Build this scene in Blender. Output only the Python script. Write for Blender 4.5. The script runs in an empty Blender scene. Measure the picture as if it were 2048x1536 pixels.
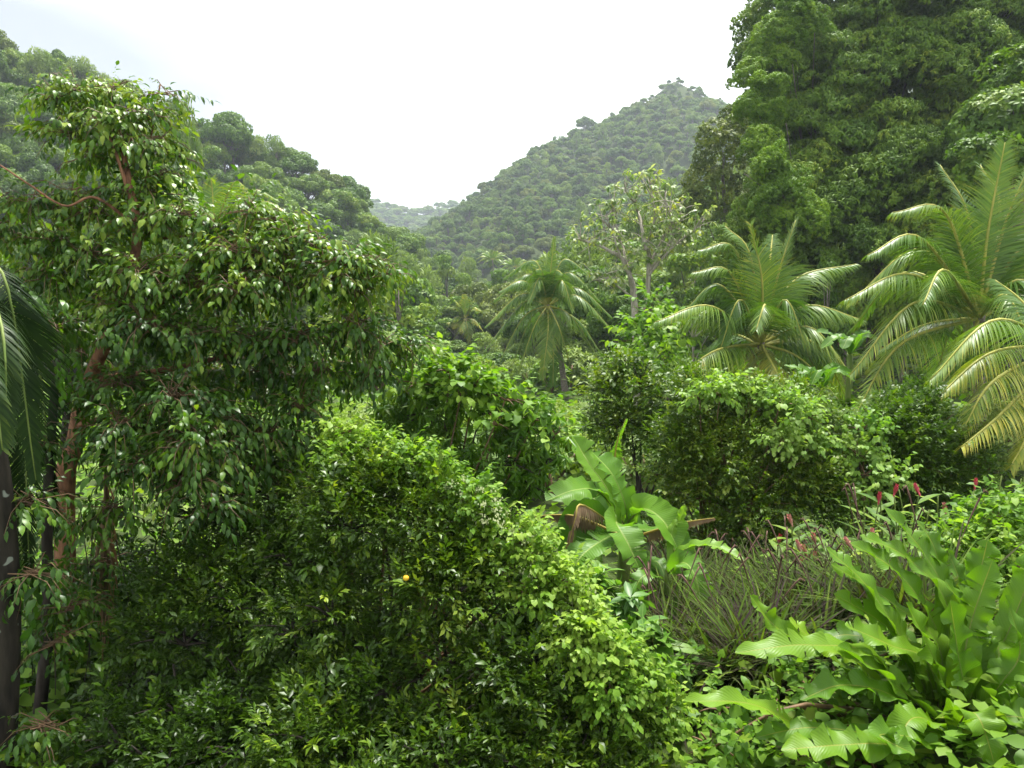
import bpy, math, random
import numpy as np
from mathutils import Matrix, Vector

rng = np.random.default_rng(11)
random.seed(11)
SC = bpy.context.scene
COL = SC.collection

# ------------------------------------------------------------------ camera, sky, sun, exposure
FPX = 1594.0                      # focal length in pixels of the 2048 px wide photograph
EYE = np.array([0.0, 0.0, 4.0])
PITCH = math.atan((768 - 620) / FPX)
cam = bpy.data.cameras.new("camera")
cam_ob = bpy.data.objects.new("camera", cam)
COL.objects.link(cam_ob)
cam.sensor_width = 36.0
cam.lens = 36.0 * FPX / 2048.0
cam.clip_start, cam.clip_end = 0.05, 4000.0
cam_ob.location = EYE
cam_ob.rotation_euler = (math.pi / 2 - PITCH, 0, 0)
SC.camera = cam_ob

SUN_EL, SUN_AZ = math.radians(68), math.radians(25)     # azimuth measured from +Y (ahead) towards +X
world = bpy.data.worlds.new("World")
SC.world = world
world.use_nodes = True
wn, wl = world.node_tree.nodes, world.node_tree.links
wn.clear()
w_out = wn.new("ShaderNodeOutputWorld")
w_bg = wn.new("ShaderNodeBackground")
w_bg.inputs["Strength"].default_value = 0.055
w_sky = wn.new("ShaderNodeTexSky")
w_sky.sky_type = "NISHITA"
w_sky.sun_disc = False
w_sky.sun_elevation = SUN_EL
w_sky.sun_rotation = SUN_AZ
w_tc = wn.new("ShaderNodeTexCoord")
w_map = wn.new("ShaderNodeMapping")
w_map.inputs["Scale"].default_value = (1.0, 1.0, 2.2)
w_map.inputs["Location"].default_value = (3.06, 0.6, 0.15)
w_noise = wn.new("ShaderNodeTexNoise")
w_noise.inputs["Scale"].default_value = 1.1
w_noise.inputs["Detail"].default_value = 4.0
w_noise.inputs["Roughness"].default_value = 0.45
w_ramp = wn.new("ShaderNodeValToRGB")
w_ramp.color_ramp.elements[0].position = 0.33
w_ramp.color_ramp.elements[0].color = (1.3, 1.38, 1.46, 1)
w_ramp.color_ramp.elements[1].position = 0.64
w_ramp.color_ramp.elements[1].color = (5.6, 5.72, 5.8, 1)
w_mix = wn.new("ShaderNodeMix")
w_mix.data_type = "RGBA"
w_mix.inputs[0].default_value = 0.97
wl.new(w_tc.outputs["Generated"], w_map.inputs["Vector"])
wl.new(w_map.outputs["Vector"], w_noise.inputs["Vector"])
wl.new(w_noise.outputs["Fac"], w_ramp.inputs["Fac"])
wl.new(w_sky.outputs["Color"], w_mix.inputs[6])
wl.new(w_ramp.outputs["Color"], w_mix.inputs[7])
wl.new(w_mix.outputs[2], w_bg.inputs["Color"])
wl.new(w_bg.outputs["Background"], w_out.inputs["Surface"])

sun = bpy.data.lights.new("sun", "SUN")
sun.energy = 1.5
sun.angle = math.radians(15)
sun.color = (1.0, 0.97, 0.9)
sun_ob = bpy.data.objects.new("sun", sun)
COL.objects.link(sun_ob)
sd = Vector((math.sin(SUN_AZ) * math.cos(SUN_EL), math.cos(SUN_AZ) * math.cos(SUN_EL), math.sin(SUN_EL)))
sun_ob.rotation_euler = sd.to_track_quat("Z", "Y").to_euler()
sun_ob.location = (0, 0, 60)

SC.view_settings.view_transform = "Standard"
SC.view_settings.look = "None"
SC.view_settings.gamma = 1.0
SC.view_settings.use_curve_mapping = False
SC.view_settings.exposure = 3.12
SC.render.engine = "CYCLES"
cy = SC.cycles
cy.max_bounces = 6
cy.diffuse_bounces = 3
cy.glossy_bounces = 2
cy.transmission_bounces = 4
cy.volume_bounces = 0
cy.caustics_reflective = False
cy.caustics_refractive = False
cy.use_denoising = True

# ------------------------------------------------------------------ helpers
CP, SP = math.cos(PITCH), math.sin(PITCH)


def P(px, py, D):
    """The point seen at photograph pixel (px, py) at forward distance D metres."""
    a = (px - 1024) / FPX
    b = (768 - py) / FPX
    fy, fz = CP + b * SP, -SP + b * CP
    s = D / fy
    return np.array([a * s, D, EYE[2] + fz * s])


def project(pts):
    d = np.asarray(pts) - EYE
    zc = d[..., 1] * CP - d[..., 2] * SP
    yc = d[..., 1] * SP + d[..., 2] * CP
    zc = np.maximum(zc, 0.05)
    return 1024 + FPX * d[..., 0] / zc, 768 - FPX * yc / zc, zc


def nrm(v):
    v = np.asarray(v, float)
    return v / np.maximum(np.linalg.norm(v, axis=-1, keepdims=True), 1e-9)


def catmull(pts, n):
    p = np.asarray(pts, float)
    p = np.vstack([2 * p[0] - p[1], p, 2 * p[-1] - p[-2]])
    m = len(p) - 3
    out = []
    for t in np.linspace(0, m, n):
        i = min(int(t), m - 1)
        f = t - i
        a, b, c, d = p[i], p[i + 1], p[i + 2], p[i + 3]
        out.append(0.5 * (2 * b + (c - a) * f + (2 * a - 5 * b + 4 * c - d) * f * f + (3 * b - a - 3 * c + d) * f ** 3))
    return np.array(out)


class Geo:
    """Triangles gathered into one mesh, with a per-point tint and cross / along coordinates."""

    def __init__(self):
        self.V, self.F, self.T, self.U, self.W, self.n = [], [], [], [], [], 0

    def add(self, V, F, tint=0.5, u=None, w=None):
        V = np.asarray(V, float).reshape(-1, 3)
        F = np.asarray(F, int).reshape(-1, 3)
        k = len(V)
        self.V.append(V)
        self.F.append(F + self.n)
        self.T.append(np.broadcast_to(np.asarray(tint, float), (k,)))
        self.U.append(np.broadcast_to(np.asarray(0.5 if u is None else u, float), (k,)))
        self.W.append(np.broadcast_to(np.asarray(0.5 if w is None else w, float), (k,)))
        self.n += k

    def tube(self, pts, radii, sides=6, tint=0.5):
        p = np.asarray(pts, float)
        n = len(p)
        r = np.interp(np.linspace(0, 1, n), np.linspace(0, 1, len(radii)), radii)
        t = nrm(np.gradient(p, axis=0))
        ref = np.where(np.abs(t[:, 2:3]) > 0.9, np.array([[1.0, 0, 0]]), np.array([[0, 0, 1.0]]))
        a = nrm(np.cross(t, ref))
        b = np.cross(t, a)
        th = np.linspace(0, 2 * np.pi, sides, endpoint=False)
        V = p[:, None] + r[:, None, None] * (np.cos(th)[None, :, None] * a[:, None] + np.sin(th)[None, :, None] * b[:, None])
        F = []
        for i in range(n - 1):
            for j in range(sides):
                k = (j + 1) % sides
                q = i * sides
                F += [(q + j, q + k, q + sides + k), (q + j, q + sides + k, q + sides + j)]
        for j in range(1, sides - 1):
            F.append(((n - 1) * sides, (n - 1) * sides + j, (n - 1) * sides + j + 1))
        w = np.repeat(np.linspace(0, 1, n), sides)
        self.add(V.reshape(-1, 3), F, tint, None, w)

    def leaves(self, variants, ids, mats, tints):
        for k, (V, F, U, W) in enumerate(variants):
            s = np.nonzero(ids == k)[0]
            if not len(s):
                continue
            M = mats[s]
            X = np.einsum("nij,vj->nvi", M[:, :3, :3], V) + M[:, None, :3, 3]
            nv = len(V)
            FF = (F[None] + (np.arange(len(s)) * nv)[:, None, None]).reshape(-1, 3)
            self.add(X.reshape(-1, 3), FF, np.repeat(tints[s], nv), np.tile(U, len(s)), np.tile(W, len(s)))

    def mesh(self, name, mat, smooth=True):
        V = np.vstack(self.V).astype(np.float32)
        F = np.vstack(self.F).astype(np.int32)
        me = bpy.data.meshes.new(name)
        me.vertices.add(len(V))
        me.vertices.foreach_set("co", V.ravel())
        me.loops.add(F.size)
        me.loops.foreach_set("vertex_index", F.ravel())
        me.polygons.add(len(F))
        me.polygons.foreach_set("loop_start", np.arange(0, F.size, 3, dtype=np.int32))
        me.update(calc_edges=True)
        me.polygons.foreach_set("use_smooth", np.full(len(F), smooth))
        for nm, arr in (("tint", self.T), ("cross", self.U), ("along", self.W)):
            at = me.attributes.new(nm, "FLOAT", "POINT")
            at.data.foreach_set("value", np.concatenate(arr).astype(np.float32))
        me.materials.append(mat)
        return me


def tag(o, label=None, cat=None, group=None, kind=None):
    if label:
        o["label"] = label
    if cat:
        o["category"] = cat
    if group:
        o["group"] = group
    if kind:
        o["kind"] = kind
    return o


def empty(name, loc, label, cat, group=None, rz=0.0):
    o = bpy.data.objects.new(name, None)
    o.empty_display_size = 0.3
    o.location = loc
    o.rotation_euler = (0, 0, rz)
    COL.objects.link(o)
    return tag(o, label, cat, group)


def part(name, me, parent, M=None, kind=None):
    """A mesh child. World-space geometry when M is None (the parent's offset is undone)."""
    o = bpy.data.objects.new(name, me)
    o.parent = parent
    if M is None:
        o.matrix_parent_inverse = Matrix.Translation(-Vector(parent.location))
        if parent.rotation_euler[2]:
            o.matrix_parent_inverse = (Matrix.Translation(parent.location) @ Matrix.Rotation(parent.rotation_euler[2], 4, "Z")).inverted()
    else:
        o.matrix_local = M
    if kind:
        o["kind"] = kind
    COL.objects.link(o)
    return o


# ------------------------------------------------------------------ materials
def ramp_node(nt, stops):
    r = nt.nodes.new("ShaderNodeValToRGB")
    e = r.color_ramp.elements
    while len(e) < len(stops):
        e.new(0.5)
    for el, (p, c) in zip(e, stops):
        el.position = p
        el.color = (*c, 1)
    return r


def leaf_mat(name, stops, rough=0.42, transl=0.35, tcol=(1.25, 1.3, 0.5), objvar=0.0, midrib=None, veins=0.0, spec=0.5, nscale=6.0):
    m = bpy.data.materials.new(name)
    m.use_nodes = True
    nt = m.node_tree
    N, L = nt.nodes, nt.links
    N.clear()
    out = N.new("ShaderNodeOutputMaterial")
    pr = N.new("ShaderNodeBsdfPrincipled")
    tr = N.new("ShaderNodeBsdfTranslucent")
    mx = N.new("ShaderNodeMixShader")
    at = N.new("ShaderNodeAttribute")
    at.attribute_name = "tint"
    rp = ramp_node(nt, stops)
    fac = at.outputs["Fac"]
    # blotchy variation along the foliage
    tc = N.new("ShaderNodeTexCoord")
    no = N.new("ShaderNodeTexNoise")
    no.inputs["Scale"].default_value = nscale
    no.inputs["Detail"].default_value = 2.0
    L.new(tc.outputs["Object"], no.inputs["Vector"])
    ma = N.new("ShaderNodeMath")
    ma.operation = "MULTIPLY_ADD"
    ma.inputs[1].default_value = 0.5
    ma.inputs[2].default_value = -0.25
    L.new(no.outputs["Fac"], ma.inputs[0])
    ad = N.new("ShaderNodeMath")
    ad.use_clamp = True
    L.new(fac, ad.inputs[0])
    L.new(ma.outputs[0], ad.inputs[1])
    fac = ad.outputs[0]
    if objvar:
        oi = N.new("ShaderNodeObjectInfo")
        m2 = N.new("ShaderNodeMath")
        m2.operation = "MULTIPLY_ADD"
        m2.inputs[1].default_value = objvar
        m2.inputs[2].default_value = -objvar / 2
        L.new(oi.outputs["Random"], m2.inputs[0])
        a2 = N.new("ShaderNodeMath")
        a2.use_clamp = True
        L.new(fac, a2.inputs[0])
        L.new(m2.outputs[0], a2.inputs[1])
        fac = a2.outputs[0]
    L.new(fac, rp.inputs["Fac"])
    col = rp.outputs["Color"]
    if midrib:
        au = N.new("ShaderNodeAttribute")
        au.attribute_name = "cross"
        r2 = ramp_node(nt, [(0.0, (1, 1, 1)), (midrib[0], (0, 0, 0))])
        L.new(au.outputs["Fac"], r2.inputs["Fac"])
        mm = N.new("ShaderNodeMix")
        mm.data_type = "RGBA"
        L.new(r2.outputs["Color"], mm.inputs[0])
        L.new(col, mm.inputs[6])
        mm.inputs[7].default_value = (*midrib[1], 1)
        col = mm.outputs[2]
    L.new(col, pr.inputs["Base Color"])
    pr.inputs["Roughness"].default_value = rough
    pr.inputs["Specular IOR Level"].default_value = spec
    tm = N.new("ShaderNodeMix")
    tm.data_type = "RGBA"
    tm.blend_type = "MULTIPLY"
    tm.inputs[0].default_value = 1.0
    L.new(col, tm.inputs[6])
    tm.inputs[7].default_value = (*tcol, 1)
    L.new(tm.outputs[2], tr.inputs["Color"])
    if veins:
        av = N.new("ShaderNodeAttribute")
        av.attribute_name = "along"
        au2 = N.new("ShaderNodeAttribute")
        au2.attribute_name = "cross"
        k = N.new("ShaderNodeMath")
        k.operation = "MULTIPLY_ADD"
        k.inputs[1].default_value = -0.07
        L.new(au2.outputs["Fac"], k.inputs[0])
        L.new(av.outputs["Fac"], k.inputs[2])
        s1 = N.new("ShaderNodeMath")
        s1.operation = "MULTIPLY"
        s1.inputs[1].default_value = veins
        L.new(k.outputs[0], s1.inputs[0])
        s2 = N.new("ShaderNodeMath")
        s2.operation = "SINE"
        L.new(s1.outputs[0], s2.inputs[0])
        bu = N.new("ShaderNodeBump")
        bu.inputs["Strength"].default_value = 0.14
        bu.inputs["Distance"].default_value = 0.01
        L.new(s2.outputs[0], bu.inputs["Height"])
        L.new(bu.outputs["Normal"], pr.inputs["Normal"])
    mx.inputs[0].default_value = transl
    L.new(pr.outputs[0], mx.inputs[1])
    L.new(tr.outputs[0], mx.inputs[2])
    L.new(mx.outputs[0], out.inputs["Surface"])
    return m


def bark_mat(name, c1, c2, scale=14.0, rings=0.0, spots=None):
    m = bpy.data.materials.new(name)
    m.use_nodes = True
    nt = m.node_tree
    N, L = nt.nodes, nt.links
    pr = N["Principled BSDF"]
    tc = N.new("ShaderNodeTexCoord")
    mp = N.new("ShaderNodeMapping")
    mp.inputs["Scale"].default_value = (1, 1, 0.25) if not rings else (1, 1, 1)
    no = N.new("ShaderNodeTexNoise")
    no.inputs["Scale"].default_value = scale
    no.inputs["Detail"].default_value = 6.0
    L.new(tc.outputs["Object"], mp.inputs["Vector"])
    L.new(mp.outputs[0], no.inputs["Vector"])
    rp = ramp_node(nt, [(0.3, c1), (0.7, c2)])
    L.new(no.outputs["Fac"], rp.inputs["Fac"])
    col = rp.outputs["Color"]
    if spots:
        vo = N.new("ShaderNodeTexNoise")
        vo.inputs["Scale"].default_value = 9.0
        vo.inputs["Detail"].default_value = 1.0
        L.new(tc.outputs["Object"], vo.inputs["Vector"])
        r3 = ramp_node(nt, [(0.69, (0, 0, 0)), (0.72, (1, 1, 1))])
        L.new(vo.outputs["Fac"], r3.inputs["Fac"])
        mm = N.new("ShaderNodeMix")
        mm.data_type = "RGBA"
        L.new(r3.outputs["Color"], mm.inputs[0])
        L.new(col, mm.inputs[6])
        mm.inputs[7].default_value = (*spots, 1)
        col = mm.outputs[2]
    L.new(col, pr.inputs["Base Color"])
    pr.inputs["Roughness"].default_value = 0.85
    pr.inputs["Specular IOR Level"].default_value = 0.15
    bu = N.new("ShaderNodeBump")
    bu.inputs["Strength"].default_value = 0.6
    bu.inputs["Distance"].default_value = 0.02
    h = no.outputs["Fac"]
    if rings:
        wv = N.new("ShaderNodeTexWave")
        wv.bands_direction = "Z"
        wv.inputs["Scale"].default_value = rings
        wv.inputs["Distortion"].default_value = 1.5
        L.new(tc.outputs["Object"], wv.inputs["Vector"])
        h = wv.outputs["Fac"]
    L.new(h, bu.inputs["Height"])
    L.new(bu.outputs["Normal"], pr.inputs["Normal"])
    return m


def plain_mat(name, c1, c2, rough=0.5, scale=8.0):
    m = bark_mat(name, c1, c2, scale)
    m.node_tree.nodes["Principled BSDF"].inputs["Roughness"].default_value = rough
    return m


MAT = {}
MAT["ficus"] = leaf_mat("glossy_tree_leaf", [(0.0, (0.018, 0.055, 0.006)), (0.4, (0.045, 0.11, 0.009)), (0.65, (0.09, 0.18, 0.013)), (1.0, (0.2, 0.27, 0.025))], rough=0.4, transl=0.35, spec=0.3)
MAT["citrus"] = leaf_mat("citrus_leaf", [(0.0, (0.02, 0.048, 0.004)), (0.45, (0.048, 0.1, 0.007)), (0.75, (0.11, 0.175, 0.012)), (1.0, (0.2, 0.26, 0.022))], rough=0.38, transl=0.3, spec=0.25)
MAT["vine"] = leaf_mat("climber_leaf", [(0.0, (0.045, 0.12, 0.01)), (0.5, (0.1, 0.21, 0.014)), (0.8, (0.16, 0.28, 0.024)), (1.0, (0.25, 0.36, 0.05))], rough=0.5, transl=0.45, spec=0.22)
MAT["palevine"] = leaf_mat("pale_heart_leaf", [(0.0, (0.07, 0.17, 0.018)), (0.5, (0.15, 0.27, 0.035)), (1.0, (0.27, 0.38, 0.08))], rough=0.5, transl=0.4, spec=0.25)
MAT["mango"] = leaf_mat("mango_leaf", [(0.0, (0.055, 0.115, 0.011)), (0.5, (0.11, 0.195, 0.018)), (0.85, (0.17, 0.255, 0.025)), (1.0, (0.23, 0.29, 0.03))], rough=0.55, transl=0.22, objvar=0.35, nscale=1.2, spec=0.14)
MAT["mangobush"] = leaf_mat("bright_mango_leaf", [(0.0, (0.03, 0.09, 0.007)), (0.5, (0.075, 0.17, 0.01)), (1.0, (0.16, 0.26, 0.018))], rough=0.4, transl=0.38, spec=0.28)
MAT["bush"] = leaf_mat("small_bush_leaf", [(0.0, (0.028, 0.07, 0.006)), (0.5, (0.072, 0.14, 0.01)), (1.0, (0.18, 0.23, 0.02))], rough=0.45, transl=0.36, spec=0.25)
MAT["lime"] = leaf_mat("lime_climber_leaf", [(0.0, (0.07, 0.15, 0.009)), (0.5, (0.125, 0.23, 0.014)), (1.0, (0.21, 0.32, 0.02))], rough=0.5, transl=0.36, objvar=0.4, spec=0.2)
MAT["palm"] = leaf_mat("coconut_leaflet", [(0.0, (0.04, 0.1, 0.011)), (0.5, (0.08, 0.16, 0.02)), (0.8, (0.155, 0.23, 0.025)), (1.0, (0.35, 0.33, 0.04))], rough=0.42, transl=0.32, objvar=0.15, nscale=0.8, spec=0.34)
MAT["palmdark"] = leaf_mat("shaded_palm_leaflet", [(0.0, (0.007, 0.02, 0.004)), (0.5, (0.02, 0.045, 0.006)), (1.0, (0.12, 0.16, 0.02))], rough=0.5, transl=0.2, spec=0.15)  # darker copy of the coconut leaflet, shade put into its colour
MAT["banana"] = leaf_mat("banana_blade", [(0.0, (0.045, 0.125, 0.01)), (0.5, (0.092, 0.21, 0.015)), (1.0, (0.17, 0.31, 0.024))], rough=0.42, transl=0.45, midrib=(0.07, (0.3, 0.4, 0.1)), veins=260.0, nscale=2.0, spec=0.3)
MAT["fern"] = leaf_mat("strap_leaf_blade", [(0.0, (0.038, 0.11, 0.005)), (0.5, (0.088, 0.19, 0.008)), (1.0, (0.165, 0.28, 0.013))], rough=0.44, transl=0.42, midrib=(0.055, (0.24, 0.25, 0.04)), veins=330.0, nscale=2.5, spec=0.28)
MAT["heli"] = leaf_mat("broad_shrub_leaf", [(0.0, (0.04, 0.12, 0.012)), (0.5, (0.08, 0.19, 0.018)), (1.0, (0.15, 0.27, 0.03))], rough=0.42, transl=0.38, midrib=(0.1, (0.18, 0.29, 0.07)), spec=0.3)
MAT["ginger"] = leaf_mat("ginger_leaf", [(0.0, (0.03, 0.09, 0.01)), (0.5, (0.085, 0.17, 0.014)), (1.0, (0.23, 0.3, 0.025))], rough=0.55, transl=0.4, midrib=(0.1, (0.19, 0.27, 0.05)), spec=0.2)
MAT["grass"] = leaf_mat("purple_grass_blade", [(0.0, (0.035, 0.022, 0.024)), (0.3, (0.045, 0.045, 0.02)), (0.55, (0.052, 0.1, 0.012)), (1.0, (0.12, 0.17, 0.025))], rough=0.75, transl=0.3, spec=0.08)
MAT["ground_leaf"] = leaf_mat("ground_cover_leaf", [(0.0, (0.05, 0.13, 0.01)), (0.5, (0.1, 0.2, 0.014)), (1.0, (0.2, 0.28, 0.025))], rough=0.5, transl=0.42, nscale=0.7, spec=0.2)
MAT["cecropia"] = leaf_mat("silvery_leaf", [(0.0, (0.09, 0.17, 0.03)), (0.5, (0.19, 0.27, 0.09)), (0.85, (0.38, 0.43, 0.25)), (1.0, (0.38, 0.42, 0.03))], rough=0.5, transl=0.35, spec=0.3)
MAT["dead"] = leaf_mat("withered_leaf", [(0.0, (0.1, 0.06, 0.03)), (0.5, (0.17, 0.11, 0.065)), (1.0, (0.3, 0.22, 0.12))], rough=0.8, transl=0.25, tcol=(1.2, 1.0, 0.7), spec=0.2)
MAT["yellowleaf"] = leaf_mat("yellow_old_leaf", [(0.0, (0.3, 0.22, 0.06)), (1.0, (0.4, 0.33, 0.08))], rough=0.6, transl=0.3, tcol=(1.2, 1.0, 0.6), spec=0.2)
FAR_STOPS = {
    "dark": [(0.0, (0.038, 0.082, 0.012)), (0.5, (0.078, 0.145, 0.02)), (1.0, (0.14, 0.215, 0.027))],
    "mid": [(0.0, (0.05, 0.11, 0.01)), (0.5, (0.1, 0.185, 0.015)), (1.0, (0.19, 0.26, 0.025))],
    "pale": [(0.0, (0.085, 0.15, 0.027)), (0.5, (0.14, 0.21, 0.042)), (1.0, (0.21, 0.28, 0.065))],
    "olive": [(0.0, (0.065, 0.1, 0.012)), (0.5, (0.11, 0.155, 0.018)), (1.0, (0.19, 0.22, 0.032))],
}
for k_, st_ in FAR_STOPS.items():
    MAT["far_" + k_] = leaf_mat(k_ + "_forest_leaf", st_, rough=0.55, transl=0.32, objvar=0.6, nscale=0.5, spec=0.2)
MAT["bark"] = bark_mat("grey_bark", (0.06, 0.05, 0.04), (0.2, 0.17, 0.14))
MAT["redbark"] = bark_mat("reddish_bark", (0.07, 0.034, 0.02), (0.27, 0.135, 0.075), 22.0)
MAT["darkbark"] = bark_mat("dark_bark", (0.015, 0.012, 0.01), (0.06, 0.05, 0.04))  # near-black brown bark for trunks, stems and aerial roots
MAT["palebark"] = bark_mat("pale_bark", (0.2, 0.18, 0.14), (0.42, 0.38, 0.32))
MAT["palmbark"] = bark_mat("ringed_palm_bark", (0.09, 0.075, 0.06), (0.24, 0.2, 0.17), 12.0, rings=3.0)
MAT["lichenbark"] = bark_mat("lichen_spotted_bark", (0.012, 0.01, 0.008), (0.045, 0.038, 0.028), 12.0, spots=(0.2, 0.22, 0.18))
MAT["rachis"] = plain_mat("yellow_green_rib", (0.2, 0.22, 0.04), (0.34, 0.32, 0.07))
MAT["stem"] = plain_mat("green_stem", (0.08, 0.13, 0.025), (0.16, 0.2, 0.05))
MAT["twig"] = plain_mat("brown_twig", (0.07, 0.045, 0.025), (0.18, 0.11, 0.06))
MAT["coconut"] = plain_mat("green_coconut_husk", (0.1, 0.14, 0.03), (0.24, 0.26, 0.06), 0.45)
MAT["orange"] = plain_mat("ripe_orange_peel", (0.6, 0.33, 0.02), (0.68, 0.42, 0.04), 0.4)
MAT["red"] = plain_mat("red_ginger_bract", (0.36, 0.025, 0.045), (0.5, 0.1, 0.12), 0.45, 20)
MAT["pink"] = plain_mat("faded_pink_bract", (0.45, 0.13, 0.12), (0.6, 0.32, 0.27), 0.55, 20)
MAT["cream"] = plain_mat("cream_blossom", (0.42, 0.47, 0.2), (0.6, 0.64, 0.36), 0.7, 20)
MAT["plume"] = plain_mat("brown_grass_plume", (0.07, 0.04, 0.032), (0.16, 0.095, 0.07), 0.8, 20)
MAT["soil"] = plain_mat("leaf_litter_soil", (0.02, 0.028, 0.008), (0.045, 0.07, 0.014), 0.95, 1.5)


# ------------------------------------------------------------------ leaf shapes (along +Y, face up +Z)
def leaf(L, Wd, nseg=3, fold=0.25, curl=0.3, peak=0.4, heart=0.0, wav=0.0):
    """Pointed blade: a midrib and two edges; returns (V, F, cross, along)."""
    t = np.linspace(0, 1, nseg + 1)
    w = Wd * np.where(t < peak, np.sin(np.pi / 2 * np.clip(t / peak, 0, 1)) ** 0.8, np.cos(np.pi / 2 * np.clip((t - peak) / (1 - peak), 0, 1)) ** 0.9)
    V, U, W, F = [], [], [], []
    ang = curl * t
    y = np.concatenate([[0], np.cumsum(np.cos(ang[1:]) * L / nseg)])
    z = np.concatenate([[0], np.cumsum(-np.sin(ang[1:]) * L / nseg)])
    mid, lft, rgt = [], [], []
    for i in range(nseg + 1):
        V.append((0, y[i], z[i])); U.append(0.0); W.append(t[i]); mid.append(len(V) - 1)
    for s, lst in ((-1, lft), (1, rgt)):
        for i in range(nseg + 1):
            if i == nseg or (i == 0 and not heart):
                lst.append(mid[i])
                continue
            ww = w[i] if i else Wd * 0.75
            yy = y[i] if i else -heart * L
            V.append((s * ww * 0.5, yy, z[i] + fold * ww * 0.5 + wav * math.sin(i * 2.4 + s)))
            U.append(1.0); W.append(t[i]); lst.append(len(V) - 1)
    for s, lst in ((-1, lft), (1, rgt)):
        for i in range(nseg):
            q = (mid[i], mid[i + 1], lst[i + 1], lst[i])
            tris = [(q[0], q[1], q[2]), (q[0], q[2], q[3])]
            for tr in tris:
                if len(set(tr)) == 3:
                    F.append(tr if s < 0 else tr[::-1])
    F = [f[::-1] for f in F]
    return np.array(V, float), np.array(F, int), np.array(U), np.array(W)


def variants(n, L, Wd, **kw):
    out = []
    for i in range(n):
        k = dict(kw)
        k["fold"] = kw.get("fold", 0.25) * rng.uniform(0.4, 1.5)
        k["curl"] = kw.get("curl", 0.4) * rng.uniform(0.2, 1.7)
        out.append(leaf(L * rng.uniform(0.85, 1.15), Wd * rng.uniform(0.85, 1.15), **k))
    return out


def frames(d, up, pos=None, scale=1.0):
    d = nrm(d)
    x = nrm(np.cross(d, up))
    z = np.cross(x, d)
    n = len(d)
    M = np.zeros((n, 4, 4))
    s = np.broadcast_to(np.asarray(scale, float), (n,))[:, None]
    M[:, :3, 0], M[:, :3, 1], M[:, :3, 2] = x * s, d * s, z * s
    if pos is not None:
        M[:, :3, 3] = pos
    M[:, 3, 3] = 1
    return M


def spray(n, L, ang=0.9, droop=0.2, bend=0.15, jit=0.25):
    """Leaves set alternately along a twig on +Y."""
    t = np.linspace(0.12, 1.0, n)
    s = np.where(np.arange(n) % 2, 1, -1)
    a = ang * (1 - 0.5 * t) + rng.normal(0, jit * 0.5, n)
    a[-1] = 0.1
    d = np.stack([s * np.sin(a), np.cos(a), -droop + rng.normal(0, jit, n)], 1)
    up = np.stack([rng.normal(0, jit, n), rng.normal(0, jit, n), np.ones(n)], 1)
    pos = np.stack([np.zeros(n), L * t, -bend * L * t * t], 1)
    return frames(d, up, pos, rng.uniform(0.75, 1.15, n))


def rosette(n, e0=-0.3, e1=0.9, jit=0.15, spread=0.0):
    th = np.arange(n) * 2.399 + rng.uniform(0, 6.28)
    e = np.linspace(e0, e1, n) + rng.normal(0, jit, n)
    d = np.stack([np.cos(th) * np.cos(e), np.sin(e), np.sin(th) * np.cos(e)], 1)
    up = np.tile([0, 1.0, 0], (n, 1)) + rng.normal(0, 0.15, (n, 3))
    pos = np.stack([np.zeros(n), np.linspace(-spread, 0, n), np.zeros(n)], 1)
    return frames(d, up, pos, rng.uniform(0.75, 1.15, n))


def compose(parents, protos, tpar=None, tj=0.15):
    """Place a random prototype (local leaf frames) at every parent frame; returns leaf frames and tints."""
    pick = rng.integers(0, len(protos), len(parents))
    ms, ts = [], []
    for k, lp in enumerate(protos):
        s = np.nonzero(pick == k)[0]
        if not len(s):
            continue
        m = np.einsum("nij,kjl->nkil", parents[s], lp).reshape(-1, 4, 4)
        ms.append(m)
        if tpar is not None:
            ts.append(np.repeat(tpar[s], len(lp)))
    m = np.concatenate(ms)
    t = np.concatenate(ts) if tpar is not None else np.full(len(m), 0.45)
    return m, np.clip(t + rng.normal(0, tj, len(m)), 0, 1)


def gravity(M, g, upmix=0.5):
    """Let leaf tips sag and their faces turn up to the light."""
    s = np.linalg.norm(M[:, :3, 1], axis=1)
    d = nrm(M[:, :3, 1]) + np.array([0, 0, -1.0]) * np.asarray(g).reshape(-1, 1)
    up = nrm(M[:, :3, 2]) * (1 - upmix) + np.array([0, 0, 1.0]) * upmix + rng.normal(0, 0.12, (len(M), 3))
    return frames(d, up, M[:, :3, 3], s)


def blob_pts(c, r, n, rmin=0.5, zmin=-0.7):
    """Points in the outer part of an ellipsoid with their outward directions."""
    out = np.zeros((0, 3))
    while len(out) < n:
        d = nrm(rng.normal(0, 1, (n * 2, 3)))
        out = np.vstack([out, d[d[:, 2] > zmin]])
    d = out[:n]
    rr = rng.uniform(rmin ** 2, 1, n) ** 0.5
    r = np.broadcast_to(np.asarray(r, float), (3,))
    return np.asarray(c) + d * r * rr[:, None], nrm(d / r)


def clumps_px(lst, aspect=(1.0, 1.0, 1.0)):
    """[(px, py, D, radius in px[, squash])] -> centres and radii in metres."""
    out = []
    for q in lst:
        px, py, D, r = q[:4]
        sq = q[4] if len(q) > 4 else 1.0
        rm = r * D / FPX
        out.append((P(px, py, D), np.array([rm * aspect[0], rm * aspect[1], rm * aspect[2] * sq])))
    return out


LEAF_PARTS = 0


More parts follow.
